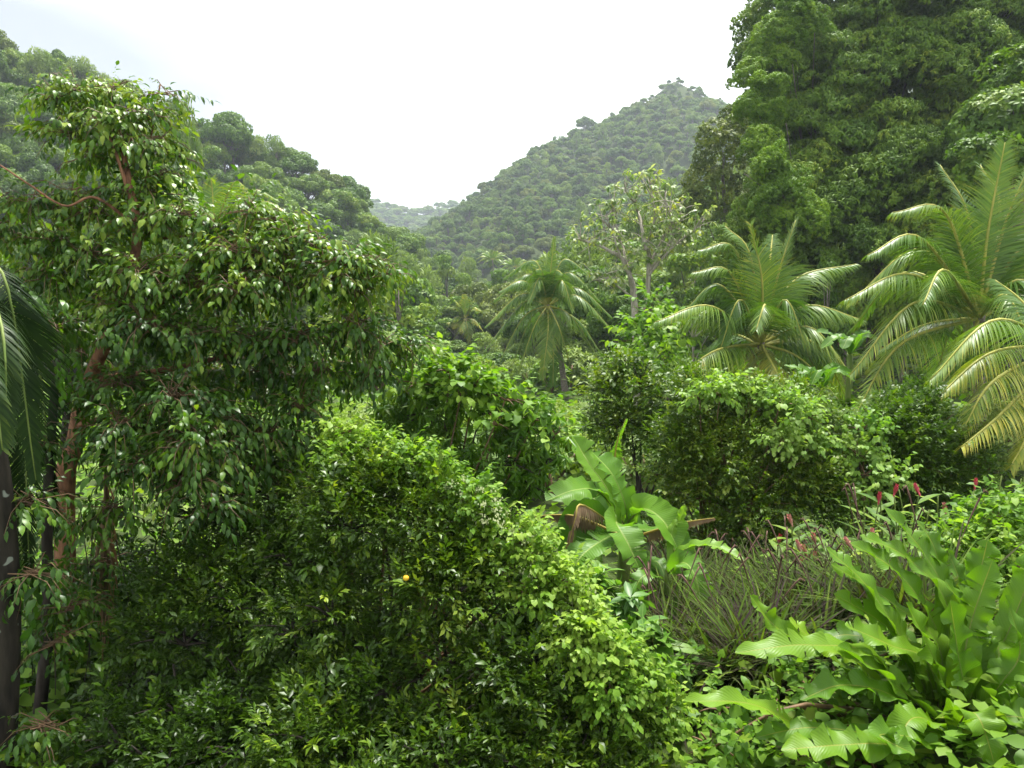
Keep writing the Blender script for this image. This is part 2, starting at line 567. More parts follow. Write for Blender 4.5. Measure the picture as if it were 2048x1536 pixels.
def foliage(root, var, ids, M, tints, mat, nparts, name="leaf", rest="foliage", cell=9.0):
    """The leaves that show largest become parts of their own, the rest one mass."""
    global LEAF_PARTS
    n = len(M)
    keep = np.ones(n, bool)
    if nparts:
        ctr = M[:, :3, 3] + 0.5 * M[:, :3, 1] * var[0][0][:, 1].max()
        px, py, zc = project(ctr)
        L = np.linalg.norm(M[:, :3, 1], axis=1)
        size = L / zc * (0.35 + 0.65 * np.abs(np.einsum("ni,ni->n", nrm(M[:, :3, 2]), nrm(ctr - EYE))))
        inside = (px > 5) & (px < 2043) & (py > 5) & (py < 1531)
        idx = np.nonzero(inside)[0]
        idx = idx[np.argsort(zc[idx])]
        seen, cand = set(), []
        for i in idx:
            c = (int(px[i] // cell), int(py[i] // cell))
            if c not in seen:
                seen.add(c)
                cand.append(i)
        cand = np.array(cand, int)
        cand = cand[np.argsort(-size[cand])][:nparts]
        bins = np.clip((tints * 4).astype(int), 0, 3)
        cache = {}
        base = Matrix.Translation(root.location).inverted()
        for i in cand:
            key = (int(ids[i]), int(bins[i]))
            if key not in cache:
                g = Geo()
                V, F, U, W = var[key[0]]
                g.add(V, F, (key[1] + 0.5) / 4, U, W)
                cache[key] = g.mesh(name, mat)
            o = bpy.data.objects.new(name, cache[key])
            o.parent = root
            o.matrix_local = base @ Matrix(M[i].tolist())
            COL.objects.link(o)
            keep[i] = False
        LEAF_PARTS += len(cand)
    g = Geo()
    g.leaves(var, ids[keep], M[keep], tints[keep])
    return part(rest, g.mesh(rest, mat), root, kind="stuff")


# ------------------------------------------------------------------ terrain
def crest(pts, drop):
    w = []
    for (px, py, D), (qx, qy, E) in zip(pts[:-1], pts[1:]):
        a, b = P(px, py, D), P(qx, qy, E)
        k = max(2, int(np.linalg.norm(b - a) / 9.0))
        for f in np.linspace(0, 1, k, endpoint=False):
            w.append(a + (b - a) * f)
    w.append(P(*pts[-1]))
    w = np.array(w)
    w[:, 2] -= drop
    return w


RIDGES = [
    # left ridge, dropping to the right into the valley
    (crest([(-900, -260, 150), (-300, -60, 155), (0, 85, 160), (100, 125, 165), (170, 165, 165), (300, 230, 168), (420, 285, 170), (500, 300, 170),
            (575, 318, 170), (615, 355, 167), (650, 400, 162), (680, 450, 158), (710, 515, 152), (780, 570, 148), (880, 610, 145)], 5.0), 0.82),
    # the peak and its long left shoulder
    (crest([(860, 480, 330), (940, 422, 360), (1000, 380, 380), (1100, 306, 410), (1200, 248, 430), (1255, 212, 440), (1300, 172, 449), (1325, 152, 453), (1350, 137, 455),
            (1375, 154, 456), (1405, 190, 456), (1440, 222, 452), (1560, 300, 430), (1700, 330, 420)], 3.0), 0.9),
    # spurs running down from it towards the camera
    (crest([(1345, 152, 452), (1330, 250, 400), (1290, 330, 345), (1250, 410, 285), (1200, 465, 240)], 6.0), 0.6),
    (crest([(1110, 310, 408), (1080, 390, 360), (1040, 450, 300)], 6.0), 0.6),
    # hill behind the peak, right
    (crest([(1400, 240, 620), (1445, 190, 620), (1490, 168, 620), (1600, 120, 620), (1800, 60, 640)], 8.0), 0.6),
    # far blue ridge closing the valley
    (crest([(560, 380, 900), (700, 396, 900), (760, 394, 900), (810, 410, 900), (850, 418, 900), (890, 406, 900), (940, 410, 900), (1050, 440, 900)], 8.0), 0.35),
    # near right hillside behind the mango tree
    (crest([(1290, 520, 92), (1350, 470, 98), (1450, 410, 110), (1580, 330, 118), (1750, 240, 124), (2000, 150, 128), (2500, 60, 135)], 7.0), 0.6),
]


def terrain(x, y):
    x, y = np.asarray(x, float), np.asarray(y, float)
    z = np.interp(y, [-80, 0, 10, 18, 30, 50, 110, 200, 300, 1500], [0.6, 0.4, 0.1, -0.3, -0.8, -1.4, -3.0, -2.0, 4.0, 60.0])
    z = z + 0.9 * np.exp(-(((x - 3.6) / 2.6) ** 2 + ((y - 5.6) / 3.0) ** 2))
    z = z + np.clip((x - 8) * 0.18, 0, 6) * np.clip((y - 14) / 14, 0, 1)
    s = np.full(z.shape, -1e9)
    for pts, sl in RIDGES:
        flat = np.stack([x.ravel(), y.ravel()], 1)
        best = np.full(len(flat), -1e9)
        for p in pts:
            dd = np.hypot(flat[:, 0] - p[0], flat[:, 1] - p[1])
            best = np.maximum(best, p[2] - sl * dd - 0.0)
        s = np.maximum(s, best.reshape(z.shape))
    h = np.maximum(z, s)
    far = np.clip((y - 60) / 100, 0, 1)
    h = h + far * (2.2 * np.sin(x * 0.061 + 1.3 * np.sin(y * 0.021)) + 1.8 * np.sin(y * 0.047 + x * 0.033))
    return h


def tz(x, y):
    return float(terrain(np.array([x]), np.array([y]))[0])


u_ = np.linspace(-1, 1, 401)
xs = 1500 * np.sign(u_) * (0.12 * np.abs(u_) + 0.88 * np.abs(u_) ** 2.3)
v_ = np.linspace(0, 1, 380)
ys = -60 + 1700 * (0.14 * v_ + 0.86 * v_ ** 1.8)
GX, GY = np.meshgrid(xs, ys)
GZ = terrain(GX, GY)
g = Geo()
nx, ny = len(xs), len(ys)
q = (np.arange(ny - 1)[:, None] * nx + np.arange(nx - 1)[None]).ravel()
g.add(np.stack([GX, GY, GZ], -1).reshape(-1, 3), np.vstack([np.stack([q, q + 1, q + nx + 1], 1), np.stack([q, q + nx + 1, q + nx], 1)]))
ground = bpy.data.objects.new("ground", g.mesh("ground", MAT["soil"]))
COL.objects.link(ground)
tag(ground, "valley floor and wooded hillsides under the vegetation", None, None, "structure")


# ------------------------------------------------------------------ far tree prototypes
def tree_proto(kind, seed):
    """Crown (about 9 m tall, 4 m in radius, base at the origin) and trunk as two meshes."""
    r = np.random.default_rng(seed)
    gt, gc = Geo(), Geo()
    lumps = []
    if kind in ("dome", "wide"):
        flat = 0.75 if kind == "dome" else 0.5
        for i in range(26):
            th, ph = r.uniform(0, 6.28), math.acos(r.uniform(-0.15, 1))
            rad = r.uniform(0.75, 1.05)
            c = np.array([3.2 * math.sin(ph) * math.cos(th) * rad, 3.2 * math.sin(ph) * math.sin(th) * rad, 5.2 + 3.6 * flat * math.cos(ph) * rad])
            lumps.append((c, r.uniform(0.8, 1.5) * np.array([1, 1, 0.75])))
        lumps.append((np.array([0, 0, 5.4]), np.array([2.4, 2.4, 1.7])))
    elif kind == "tall":
        for i in range(24):
            h = r.uniform(2.8, 9.2)
            wd = 2.5 * math.sin(math.pi * min(1, max(0.12, (h - 1.5) / 8.6))) ** 0.7
            th = r.uniform(0, 6.28)
            q_ = r.uniform(0.4, 1.0)
            lumps.append((np.array([wd * q_ * math.cos(th), wd * q_ * math.sin(th), h]), r.uniform(0.7, 1.25) * np.array([1, 1, 0.8])))
    elif kind == "open":
        for i in range(15):
            th, ph = r.uniform(0, 6.28), math.acos(r.uniform(0.0, 1))
            rad = r.uniform(0.55, 1.1)
            c = np.array([3.4 * math.sin(ph) * math.cos(th) * rad, 3.4 * math.sin(ph) * math.sin(th) * rad, 5.4 + 3.3 * math.cos(ph) * rad])
            lumps.append((c, r.uniform(0.6, 1.2) * np.array([1.1, 1.1, 0.6])))
    elif kind == "feather":
        for i in range(30):
            th = r.uniform(0, 6.28)
            h = r.uniform(1.2, 8.6)
            wd = 2.7 * math.sin(math.pi * min(1, max(0.15, h / 9.4))) ** 0.6 * r.uniform(0.5, 1.05)
            lumps.append((np.array([wd * math.cos(th), wd * math.sin(th), h]), r.uniform(0.7, 1.1) * np.array([0.9, 0.9, 1.2])))
    P0, D0, T0 = [], [], []
    for c, rad in lumps:
        k = int(150 * (rad[0] ** 2)) + 40
        p, d = blob_pts(c, rad, k, 0.72, -0.55)
        P0.append(p)
        D0.append(d)
        T0.append(np.full(k, np.clip(r.normal(0.45, 0.16), 0, 1)))
    P0, D0, T0 = np.vstack(P0), np.vstack(D0), np.concatenate(T0)
    n = len(P0)
    rn = r.normal(0, 0.55, (n, 3))
    side = nrm(np.cross(D0, r.normal(0, 1, (n, 3))))
    if kind == "feather":
        d = nrm(side * 0.6 + D0 * 0.6 + np.array([0, 0, 0.7]))
        va = [leaf(0.62, 0.16, nseg=2, fold=0.2, curl=0.7, peak=0.4)]
    else:
        d = nrm(side + D0 * 0.3 - np.array([0, 0, 0.25]))
        va = [leaf(0.46, 0.27, nseg=2, fold=0.25, curl=0.6, peak=0.45)]
    M = frames(d, D0 + rn + np.array([0, 0, 0.4]), P0, r.uniform(0.55, 1.15, n))
    T = np.clip(T0 + r.normal(0, 0.16, n), 0, 1)
    gc.leaves(va, np.zeros(n, int), M, T)
    top = 6.5 if kind != "tall" else 8.0
    bend = r.normal(0, 0.3, 2)
    gt.tube(catmull([(0, 0, -1.0), (bend[0] * 0.5, bend[1] * 0.5, 2.0), (bend[0], bend[1], top)], 7), [0.24, 0.16, 0.06], 6)
    for c, rad in lumps[:14]:
        z0 = min(c[2] - 0.6, r.uniform(2.0, 5.0))
        s = np.array([bend[0] * z0 / top, bend[1] * z0 / top, max(1.2, z0)])
        gt.tube(catmull([s, s + (c - s) * 0.5 + np.array([0, 0, 0.3]), c], 5), [0.09, 0.02], 4)
    return gt, gc


KINDS = [("dome", "dark"), ("wide", "mid"), ("tall", "dark"), ("open", "mid"), ("feather", "pale"), ("dome", "olive"), ("wide", "dark"), ("dome", "mid"), ("tall", "mid")]
PROTO = []
lib = bpy.data.collections.new("forest_library")
for i, (kd, cm) in enumerate(KINDS):
    gt, gc = tree_proto(kd, 100 + i)
    tm = gt.mesh("trunk", MAT["palebark" if kd == "open" else "bark"])
    cmh = gc.mesh("crown", MAT["far_" + cm])
    # one joined mesh for the uncountable far forest
    gj = Geo()
    for gg in (gt, gc):
        gj.add(np.vstack(gg.V), np.vstack(gg.F), np.concatenate(gg.T))
    jm = gj.mesh("forest_tree", MAT["bark"])
    jm.materials.append(MAT["far_" + cm])
    nt_ = sum(len(f) for f in gt.F)
    mi = np.zeros(len(jm.polygons), np.int32)
    mi[nt_:] = 1
    jm.polygons.foreach_set("material_index", mi)
    jo = bpy.data.objects.new("forest_tree_%02d" % i, jm)
    lib.objects.link(jo)
    PROTO.append((kd, cm, tm, cmh))

LOOK = {("dome", "dark"): "dark round-crowned", ("wide", "mid"): "mid green spreading", ("tall", "dark"): "tall dark narrow", ("open", "mid"): "open-crowned pale-limbed",
        ("feather", "pale"): "pale feathery bamboo-like", ("dome", "olive"): "olive round-crowned", ("wide", "dark"): "dark spreading", ("dome", "mid"): "bright round-crowned", ("tall", "mid"): "tall green narrow"}


def add_tree(i, loc, sxy, sz, rz, label, group, name="tree"):
    kd, cm, tm, cmh = PROTO[i]
    o = empty(name, (float(loc[0]), float(loc[1]), float(loc[2])), label, "tree", group, float(rz))
    o.scale = (float(sxy), float(sxy), float(sz))
    for nm, me in (("trunk", tm), ("crown", cmh)):
        c = bpy.data.objects.new(nm, me)
        c.parent = o
        COL.objects.link(c)
    return o


# forest over the hills: jittered grid, kept where it shows
def forest_points():
    cand = []
    for (y0, y1, sp) in ((62, 110, 4.6), (110, 260, 4.4), (260, 520, 4.4), (520, 960, 10.0)):
        half = y1 * 0.78 + 10
        X, Y = np.meshgrid(np.arange(-half, half, sp), np.arange(y0, y1, sp * 0.9))
        X = X + rng.uniform(-0.42, 0.42, X.shape) * sp
        Y = Y + rng.uniform(-0.42, 0.42, Y.shape) * sp
        cand.append(np.stack([X.ravel(), Y.ravel()], 1))
    c = np.vstack(cand)
    c = c[(np.abs(c[:, 0]) < c[:, 1] * 0.74 + 6)]
    z = terrain(c[:, 0], c[:, 1])
    top = z + 9.5
    ang = (top - EYE[2]) / c[:, 1]
    vis = np.ones(len(c), bool)
    for f in np.linspace(0.08, 0.97, 34):
        zz = terrain(c[:, 0] * f, c[:, 1] * f) + np.where(c[:, 1] * f > 62, 5.5, 0.0)
        gap = c[:, 1] * (1 - f)
        vis &= ~((zz - EYE[2]) / (c[:, 1] * f) > ang) | (gap < 9)
    return np.column_stack([c, z])[vis]


fp = forest_points()
px, py, zc = project(fp + np.array([0, 0, 6.0]))
region = np.where(fp[:, 1] > 700, "far", np.where(fp[:, 1] > 235, "peak", np.where(px < 900, "left", np.where(px < 1290, "valley", "right"))))
low = (fp[:, 1] < 99) & (px > 800) & (px < 1075)      # open valley floor: only low growth round the small palm
near = np.argsort(fp[:, 1])
near = [i for i in near if region[i] in ("left", "valley", "right") and -60 < px[i] < 2110]
one_by_one = set(near[:262])
WHERE = {"left": "on the left ridge", "valley": "in the valley woods", "right": "on the right hillside"}
REST = {}
for i in range(len(fp)):
    reg = region[i]
    wts = {"left": [3, 2, 2, 0.6, 2.2, 1.5, 2, 1.5, 1], "valley": [.6, 3.5, .4, 1, 5, 1.2, .5, 3.5, 1], "right": [1, 2, 1, 1, 3, 1.5, .5, 2.5, 1.5], "peak": [3, 2, .7, 1, 1.6, 2.4, 2, 2, .6], "far": [3, 2, .5, 1, 1, 1, 2, 2, .5]}[reg]
    k = rng.choice(len(KINDS), p=np.array(wts) / sum(wts))
    if fp[i, 2] > 112 or (reg == "left" and 30 < fp[i, 2] and k == 3):
        k = rng.choice([0, 7])
    s = rng.uniform(0.75, 1.2) * {"far": 1.4, "peak": 0.62}.get(reg, 1.0) * (1.0 if rng.random() > 0.1 or reg == "peak" else 1.25)
    sz = s * rng.uniform(0.8, 1.2) * (1.0 if reg != "far" else 0.7) * (1.0 if rng.random() > 0.04 or fp[i, 2] > 45 else 1.4)
    if low[i]:
        s, sz = s * 0.5, sz * 0.3
    if reg == "peak":
        k_ = math.exp(rng.normal(0, 0.17)) * (0.6 if fp[i, 2] > 112 else 1.0)
        s, sz = s * k_, sz * k_
        if rng.random() < 0.03:
            continue
    rz = rng.uniform(0, 6.28)
    loc = fp[i] - np.array([0, 0, 0.5])
    if i in one_by_one:
        lo_, hi_ = {"left": (560, 150), "valley": (640, 440), "right": (600, 300)}[reg]
        v_ = (lo_ - py[i]) / (lo_ - hi_)
        lev = "high up" if v_ > 0.66 else "halfway up" if v_ > 0.33 else "low down"
        a_, b_ = {"left": (0, 900), "valley": (900, 1290), "right": (1290, 2048)}[reg]
        h_ = (px[i] - a_) / (b_ - a_)
        sec = {"left": ("near its left end", "at its middle", "near its right end"), "valley": ("towards the left ridge", "behind the centre palm", "towards the silvery tree"), "right": ("near the silvery tree", "behind the mango tree", "at the right edge")}[reg][0 if h_ < 0.33 else 1 if h_ < 0.66 else 2]
        wh = "%s %s, %s" % (lev, WHERE[reg], sec)
        add_tree(k, loc, s, sz, rz, "%s tree %s" % (LOOK[KINDS[k]], wh), "%s trees %s" % (LOOK[KINDS[k]], wh), "forest_tree")
    else:
        REST.setdefault({"far": "far", "peak": "peak"}.get(reg, "slopes"), []).append((*loc, rz, s, s, sz, k))


def forest_stuff(name, rows, label):
    rows = np.array(rows)
    n = len(rows)
    me = bpy.data.meshes.new(name)
    me.vertices.add(n)
    me.vertices.foreach_set("co", rows[:, :3].astype(np.float32).ravel())
    a = me.attributes.new("turn", "FLOAT_VECTOR", "POINT")
    a.data.foreach_set("vector", np.column_stack([np.zeros((n, 2)), rows[:, 3]]).astype(np.float32).ravel())
    a = me.attributes.new("size", "FLOAT_VECTOR", "POINT")
    a.data.foreach_set("vector", rows[:, 4:7].astype(np.float32).ravel())
    a = me.attributes.new("which", "INT", "POINT")
    a.data.foreach_set("value", rows[:, 7].astype(np.int32))
    o = bpy.data.objects.new(name, me)
    COL.objects.link(o)
    ng = bpy.data.node_groups.new(name, "GeometryNodeTree")
    ng.interface.new_socket("Geometry", in_out="INPUT", socket_type="NodeSocketGeometry")
    ng.interface.new_socket("Geometry", in_out="OUTPUT", socket_type="NodeSocketGeometry")
    N, L = ng.nodes, ng.links
    gi, go = N.new("NodeGroupInput"), N.new("NodeGroupOutput")
    ci = N.new("GeometryNodeCollectionInfo")
    ci.inputs["Collection"].default_value = lib
    ci.inputs["Separate Children"].default_value = True
    ci.inputs["Reset Children"].default_value = True
    ip = N.new("GeometryNodeInstanceOnPoints")
    ip.inputs["Pick Instance"].default_value = True
    for nm, dt, sock in (("turn", "FLOAT_VECTOR", "Rotation"), ("size", "FLOAT_VECTOR", "Scale"), ("which", "INT", "Instance Index")):
        na = N.new("GeometryNodeInputNamedAttribute")
        na.data_type = dt
        na.inputs["Name"].default_value = nm
        L.new(na.outputs["Attribute"], ip.inputs[sock])
    L.new(gi.outputs[0], ip.inputs["Points"])
    L.new(ci.outputs[0], ip.inputs["Instance"])
    L.new(ip.outputs[0], go.inputs[0])
    md = o.modifiers.new("scatter", "NODES")
    md.node_group = ng
    return tag(o, label, "forest", None, "stuff")


for key, nm, lb in (("peak", "peak_forest", "dense hazy forest covering the pointed peak and its long left shoulder"),
                    ("far", "distant_forest", "pale blue forest on the low distant ridge closing the valley"),
                    ("slopes", "slope_forest", "dense woodland filling the middle slopes on both sides of the valley")):
    if REST.get(key):
        forest_stuff(nm, REST[key], lb)
print("forest points", len(fp), "individual", len(one_by_one), {k: len(v) for k, v in REST.items()})


# ------------------------------------------------------------------ haze
def box_mesh(name, lo, hi):
    me = bpy.data.meshes.new(name)
    v = [(x, y, z) for z in (lo[2], hi[2]) for y in (lo[1], hi[1]) for x in (lo[0], hi[0])]
    f = [(0, 2, 3, 1), (4, 5, 7, 6), (0, 1, 5, 4), (2, 6, 7, 3), (0, 4, 6, 2), (1, 3, 7, 5)]
    me.from_pydata(v, [], f)
    return me


hm = bpy.data.materials.new("valley_haze")
hm.use_nodes = True
hm.node_tree.nodes.clear()
ho = hm.node_tree.nodes.new("ShaderNodeOutputMaterial")
hv = hm.node_tree.nodes.new("ShaderNodeVolumePrincipled")
hv.inputs["Color"].default_value = (0.8, 0.9, 1.0, 1)
hv.inputs["Density"].default_value = 0.0003
hv.inputs["Anisotropy"].default_value = 0.3
hm.node_tree.links.new(hv.outputs[0], ho.inputs["Volume"])
haze_me = box_mesh("haze", (-1520, -70, float(GZ.min()) - 1.0), (1520, 1660, float(max(GZ.max() + 16, 150))))
haze_me.materials.append(hm)
haze = bpy.data.objects.new("haze", haze_me)
COL.objects.link(haze)
tag(haze, "pale damp haze filling the valley air", None, None, "stuff")


# ------------------------------------------------------------------ palms
def frond_geo(ctrl, leaflet=1.0, npair=52, tint=0.5, hang=0.7, seed=0, rr=0.03, strip_w=0.045, bare=0.16):
    """A pinnate coconut frond along the given control points; returns (leaflets, rib)."""
    r = np.random.default_rng(seed)
    c = catmull(ctrl, 40)
    seg = np.linalg.norm(np.diff(c, axis=0), axis=1)
    acc = np.concatenate([[0], np.cumsum(seg)]) / seg.sum()
    tan = nrm(np.gradient(c, axis=0))
    gl, gr = Geo(), Geo()
    gr.tube(c[::3], [rr * 1.5, rr, rr * 0.35], 5, 0.6)
    ts = np.linspace(bare, 0.995, npair)
    down = np.array([0, 0, -1.0])
    for t in ts:
        p = np.array([np.interp(t, acc, c[:, k]) for k in range(3)])
        tg = nrm(np.array([np.interp(t, acc, tan[:, k]) for k in range(3)]))
        up = np.array([0, 0, 1.0]) - tg * tg[2]
        if np.linalg.norm(up) < 0.25:
            up = up + np.array([0, -0.5, 0.0])
        up = nrm(up)
        sd_ = np.cross(tg, up)
        f = (t - bare) / (1 - bare)
        ln = leaflet * (0.55 + 0.45 * math.sin(math.pi * min(1, f * 1.25 + 0.12))) * (1 - 0.62 * f ** 3)
        for s in (-1, 1):
            l_ = ln * r.uniform(0.85, 1.08)
            fw = 0.45 + 0.7 * f + r.normal(0, 0.08)
            hz = math.sqrt(max(0.0, 1 - tg[2] ** 2))
            d = nrm(sd_ * s * 1.0 + tg * fw + up * (0.12 + r.normal(0, 0.08)))
            hg = hang * r.uniform(0.75, 1.25) * (0.3 + 1.5 * hz ** 2)
            V, Uq, Wq = [], [], []
            q = p.copy()
            wd = strip_w * r.uniform(0.85, 1.15)
            nseg = 4
            for k in range(nseg + 1):
                e = k / nseg
                dk = nrm(d + down * hg * (0.25 + e) * 1.5)
                wv = nrm(tg - dk * np.dot(tg, dk))
                w_ = wd * (1.0 if 0 < e < 0.6 else 0.6 if e == 0 else max(0.05, 1.6 * (1 - e)))
                V += [q - wv * w_ * 0.5, q + wv * w_ * 0.5]
                Uq += [0.5, 1.0]
                Wq += [e, e]
                q = q + dk * l_ / nseg
            F = []
            for k in range(nseg):
                F += [(2 * k, 2 * k + 1, 2 * k + 3), (2 * k, 2 * k + 3, 2 * k + 2)]
            gl.add(V, F, np.clip(tint - 0.06 + r.normal(0, 0.09) + 0.22 * np.array(Wq) ** 2 + 0.1 * f, 0, 1), Uq, Wq)
    return gl, gr


def coconut_mesh():
    me = bpy.data.meshes.new("coconut")
    import bmesh
    bm = bmesh.new()
    bmesh.ops.create_uvsphere(bm, u_segments=10, v_segments=7, radius=1.0)
    for v in bm.verts:
        a = math.atan2(v.co.y, v.co.x)
        k = 1 + 0.07 * math.cos(3 * a) * (1 - abs(v.co.z))
        v.co.x *= 0.82 * k
        v.co.y *= 0.82 * k
        if v.co.z > 0.4:
            v.co.x *= 0.9
            v.co.y *= 0.9
    for f in bm.faces:
        f.smooth = True
    bm.to_mesh(me)
    bm.free()
    me.materials.append(MAT["coconut"])
    return me


COCO = coconut_mesh()


def palm(label, crown, D, fronds, trunk_px=None, trunk_r=0.16, leaflet=1.0, npair=52, nuts=0, seed=0, mat="palm", strip=0.045, hang=0.7, extra=0, flen=4.2, group=None):
    """fronds: (mid px, mid py, tip px, tip py, depth offset of mid, of tip, tint)."""
    cpt = P(crown[0], crown[1], D)
    if trunk_px is None:
        foot = np.array([cpt[0] + 0.3, D + 0.3, tz(cpt[0] + 0.3, D + 0.3) - 0.3])
    else:
        foot = P(trunk_px[0], trunk_px[1], D)
        foot[2] = min(foot[2], tz(foot[0], foot[1])) - 0.3
    root = empty("coconut_palm", tuple(foot), label, "palm tree", group)
    g = Geo()
    mid = (foot + cpt) / 2 + np.array([0.12, 0.1, 0]) * np.linalg.norm(cpt - foot) / 4
    g.tube(catmull([foot, mid, cpt + np.array([0, 0, 0.1])], 12), [trunk_r * 1.5, trunk_r, trunk_r * 0.85], 10)
    part("trunk", g.mesh("trunk", MAT["lichenbark" if mat == "palmdark" else "palmbark"]), root)
    r = np.random.default_rng(seed)
    lst = []
    for (mx, my, tx, ty, dm, dt, tn, *lf_) in fronds:
        lst.append(([cpt + np.array([0, 0, 0.05]), P(mx, my, D + dm), P(tx, ty, D + dt)], tn, lf_[0] if lf_ else 1.0))
    for k in range(extra):
        az = k * 2.399 + r.uniform(-0.2, 0.2)
        el = r.uniform(-0.5, 1.2)
        dirv = np.array([math.cos(az), abs(math.sin(az)) * 0.9 + 0.1, 0])
        m_ = cpt + dirv * flen * 0.5 * math.cos(el) + np.array([0, 0, flen * 0.5 * math.sin(el) + 0.2])
        t_ = cpt + dirv * flen * 0.85 * math.cos(el * 0.7) + np.array([0, 0, flen * (0.75 * math.sin(el) - 0.45)])
        lst.append(([cpt, m_, t_], r.uniform(0.25, 0.6), 1.0))
    for k, (ctrl, tn, lf_) in enumerate(lst):
        gl, gr = frond_geo(ctrl, leaflet * lf_, npair, tn, hang, seed * 100 + k, rr=0.028 * leaflet, strip_w=strip)
        fo = part("frond", gl.mesh("frond", MAT[mat]), root)
        ro = part("rib", gr.mesh("rib", MAT["stem" if mat == "palmdark" else "rachis"]), fo)
        ro.matrix_parent_inverse = Matrix.Identity(4)
    for k in range(nuts):
        az = r.uniform(0, 6.28)
        rad = r.uniform(0.18, 0.5)
        p = cpt + np.array([math.cos(az) * rad, math.sin(az) * rad - 0.15, -r.uniform(0.15, 0.75)])
        M = Matrix.Translation(Vector(p - foot)) @ Matrix.Rotation(r.uniform(-0.6, 0.6), 4, "X") @ Matrix.Rotation(r.uniform(0, 6), 4, "Z") @ Matrix.Diagonal((0.13, 0.13, 0.15, 1))
        part("coconut", COCO, root, M)
    return root


palm("tall coconut palm with drooping fronds standing alone mid-valley", (1096, 612), 48, [
    (1101, 545, 1109, 474, 0, 0, .6, .5), (1070, 522, 1008, 556, .6, 1, .35), (1058, 548, 990, 600, .3, .6, .4), (1126, 520, 1182, 552, .6, 1, .3), (1136, 545, 1200, 602, .3, .6, .35),
    (1048, 562, 1000, 582, -.5, -1, .45), (1044, 588, 972, 652, -.5, -1, .45), (1046, 606, 970, 700, 0, 0, .45), (1048, 634, 1000, 722, -.6, -1, .4), (1068, 655, 1036, 748, -1.2, -1.6, .6),
    (1096, 665, 1084, 758, -1.8, -2.0, .65), (1118, 655, 1142, 738, -1.6, -1.8, .6), (1106, 675, 1106, 772, -1, -1, .35), (1142, 632, 1196, 716, -1, -1, .55), (1155, 592, 1228, 664, -.8, -1, .45),
    (1152, 575, 1222, 632, 0, 0, .4), (1122, 560, 1146, 622, -1.6, -2.4, .5), (1080, 556, 1058, 605, -1.6, -2.5, .45), (1155, 640, 1198, 700, 1, 1, .3), (1060, 640, 1022, 738, 1, 1, .25), (1085, 545, 1070, 540, -1.2, -2.2, .4), (1110, 545, 1126, 548, -1.2, -2.2, .4)],
    trunk_px=(1133, 800), leaflet=1.3, npair=66, nuts=9, seed=1, strip=0.05, hang=0.8)
palm("small distant coconut palm with a thin pale trunk below the left ridge", (931, 638), 96, [
    (930, 615, 928, 590, 0, 0, .8), (915, 615, 900, 615, 0, 0, .75), (945, 615, 960, 620, 0, 0, .75), (910, 635, 890, 660, 0, 0, .75), (950, 640, 965, 660, 0, 0, .75), (920, 655, 905, 680, -1, -1, .75),
    (935, 655, 938, 685, -1, -1, .75), (945, 650, 955, 680, 0, 0, .45), (915, 645, 895, 645, 0, 0, .75), (922, 615, 910, 600, 0, 0, .75), (940, 612, 948, 600, 0, 0, .75)],
    trunk_px=(941, 735), leaflet=1.3, npair=30, nuts=0, seed=2, strip=0.1, hang=0.7)
palm("coconut palm laden with green coconuts behind the vine-topped bush", (1522, 690), 26, [
    (1420, 612, 1308, 645, -1, -2, .55), (1430, 702, 1340, 768, -1.5, -2.5, .75), (1460, 545, 1385, 545, 0, 0, .45), (1440, 570, 1370, 620, .6, 1, .3), (1470, 500, 1398, 500, .5, .5, .4),
    (1500, 510, 1450, 452, .5, 1, .45), (1524, 560, 1500, 448, -.3, -.3, .62), (1558, 545, 1592, 440, 0, 0, .55), (1590, 560, 1712, 528, .5, 1, .45), (1610, 612, 1725, 640, 0, 0, .5),
    (1620, 655, 1700, 745, -.7, -1, .7), (1548, 735, 1590, 812, -1.6, -2.2, .85), (1610, 725, 1728, 865, -.8, -1.2, .5), (1520, 740, 1515, 790, -1, -1.4, .95), (1530, 610, 1512, 660, -1.8, -2.6, .45),
    (1480, 600, 1440, 700, -.8, -1.2, .3), (1570, 600, 1610, 690, -.8, -1.2, .35), (1540, 520, 1545, 470, 1.4, 2, .3), (1600, 690, 1660, 800, 1, 1.3, .3)],
    leaflet=1.4, npair=84, nuts=30, seed=3, extra=7, flen=4.0, strip=0.034, hang=0.7)
palm("tall right-hand coconut palm with long arching yellow-green fronds", (1958, 640), 20, [
    (1975, 470, 2010, 285, 0, 0, .5), (1890, 425, 1785, 425, 0, 0, .5), (1935, 430, 1880, 330, .5, 1, .4), (1840, 475, 1735, 510, -.6, -1, .45), (1820, 548, 1690, 600, -1, -1.5, .6),
    (1830, 605, 1700, 750, -1.2, -2.0, .75), (1800, 690, 1700, 850, -1.4, -2.0, .7), (1890, 540, 1845, 610, -2, -3, .5), (2010, 450, 2060, 330, 0, 0, .55), (2040, 500, 2130, 480, 0, 0, .45),
    (2040, 560, 2130, 640, -.8, -1, .5), (2010, 590, 2050, 660, -1.6, -2.4, .5), (1850, 650, 1760, 700, .5, .8, .35), (1930, 700, 1860, 800, -.6, -1, .6), (1920, 500, 1900, 420, 1, 1.6, .35), (2000, 420, 1960, 330, 1, 1.5, .4)],
    leaflet=1.3, npair=88, nuts=16, seed=4, extra=6, flen=4.2, strip=0.031, hang=0.65)
